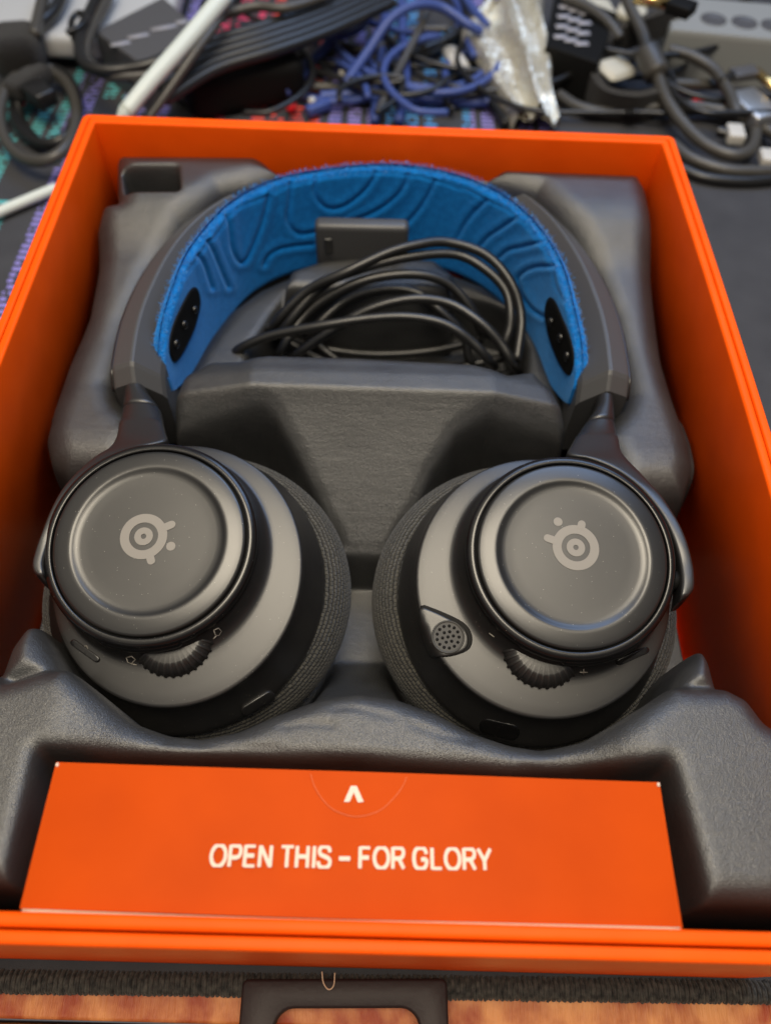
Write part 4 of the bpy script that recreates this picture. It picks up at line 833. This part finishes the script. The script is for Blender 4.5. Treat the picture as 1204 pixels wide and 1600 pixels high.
# connectors
def plug(name, lab, cat, a, b, z, wd_, m1, cord=None, tipc=None, tm=None):
    r = empty(name, P(*a, 0), lab, cat); pa_, pb_ = P(*a, z), P(*b, z); c = (pa_+pb_)/2; L_ = np.linalg.norm(pb_-pa_); an = math.atan2(pb_[1]-pa_[1], pb_[0]-pa_[0])
    mesh('plug_shell', *rbox_vf((L_, wd_, wd_*.5), wd_*.1, 3, TR(c, an)), m1, r)
    if tipc: mesh('plug_tip', *sweep(PP([(*b, z), (*tipc, z)]), wd_*.28, 12), tm, r)
    if cord: mesh('plug_cord', *sweep(spline(PP([(*a, z)]+[(*p, z) for p in cord]), 30), .032, 12), CABLE, r)
    return r
plug('usb_plug', 'silver metal plug lying at the right border', 'plug', (1152, 150), (1200, 192), .14, .20, METAL)
u2 = plug('usb_plug', 'white faced plug inside the big cable loop', 'plug', (1134, 209), (1160, 211), .12, .14, PALE, [(1120, 205)])
u3 = plug('usb_plug', 'small pale plug near the right border below the loops', 'plug', (1186, 246), (1215, 248), .08, .12, PALE)
plug('audio_jack', 'angled black jack with gold tip at the right border', 'jack', (1142, 118), (1180, 112), .2, .10, DGREY, [(1128, 130)], (1215, 142), GOLD)
plug('audio_jack', 'black jack with gold tip lying on the power strip', 'jack', (1082, 18), (1045, 5), .60, .13, BLACK, None, (990, -4), GOLD)
for x, y, lab, sz, rz in ((935, 18, 'crumpled pale wrapper at the top right of the adapter', (.22, .2, .08), .3), (985, 22, 'pale plastic piece behind the cable clip', (.2, .16, .08), -.4), (962, 108, 'pale wrapper scrap inside the curled strap', (.26, .18, .06), .7), (925, 62, 'pale tag beside the black adapter', (.16, .12, .05), .5)):
    tag(mesh('wrapper', *rbox_vf(sz, .03, 2, TR(P(x, y, .14), rz, .2, .15)), PAPER), lab, 'wrapper', 'pale wrapper scraps')
for x, y, lab in ((1057, 160, 'left red dot on the mat at the right loops'), (1090, 162, 'right red dot on the mat at the right loops')):
    tag(mesh('red_clip', *rbox_vf((.08, .06, .04), .015, 3, TR(P(x, y, .03))), RED), lab, 'clip')

def wander(xa, xb, ya, yb, za, loops, A, B, ph):
    t = np.linspace(0, 1, 26); x = xa+(xb-xa)*t+A*np.sin(2*np.pi*loops*t+ph); y = ya+(yb-ya)*t+B*np.sin(2*np.pi*loops*t+ph+1.4)
    return [(a, min(b, 176), za+.05*math.sin(5*q+ph)+.05) for a, b, q in zip(x, y, t)]
GT = 'thin cables tangled behind the box'
for xa, xb, ya, yb, za, lo, A, B, ph in ((360, 720, 150, 20, .05, 1.5, 70, 35, .3), (300, 640, 20, 120, .10, 2.0, 60, 40, 1.7), (470, 860, 10, 140, .07, 1.6, 80, 40, 2.4), (540, 980, 150, 60, .05, 2.2, 60, 35, .9), (820, 1230, 30, 190, .08, 1.7, 70, 40, 3.3),
        (700, 1210, 130, 20, .12, 2.0, 60, 30, 4.2), (880, 1230, 190, 100, .05, 1.5, 60, 40, 5.1), (420, 600, -10, 160, .09, 2.3, 70, 20, 2.9), (600, 760, -15, 165, .06, 1.8, 60, 20, .2), (60, 330, 30, 140, .30, 1.4, 50, 35, 1.1), (960, 1220, 215, 255, .04, 1.5, 40, 22, 2.2)):
    thing('thin_cable', 'thin dark cable in the tangle on the printed mat behind the box', 'cable', wander(xa, xb, ya, yb, za, lo, A, B, ph), .019, CABLE, GT, n=160, sides=8)
for xa, xb, ya, yb, za, lo, A, B, ph in ((470, 780, 20, 150, .08, 1.7, 70, 45, .6), (520, 720, 160, -20, .05, 1.4, 60, 30, 2.0), (450, 800, 120, 90, .06, 2.2, 60, 45, 3.6), (560, 700, -20, 170, .10, 1.2, 70, 25, 5.0)):
    thing('thin_blue_cable', 'thin blue cable in the tangle on the printed mat behind the box', 'cable', wander(xa, xb, ya, yb, za, lo, A, B, ph), .023, BLUEC, 'thin blue cables tangled behind the box', n=160, sides=8)
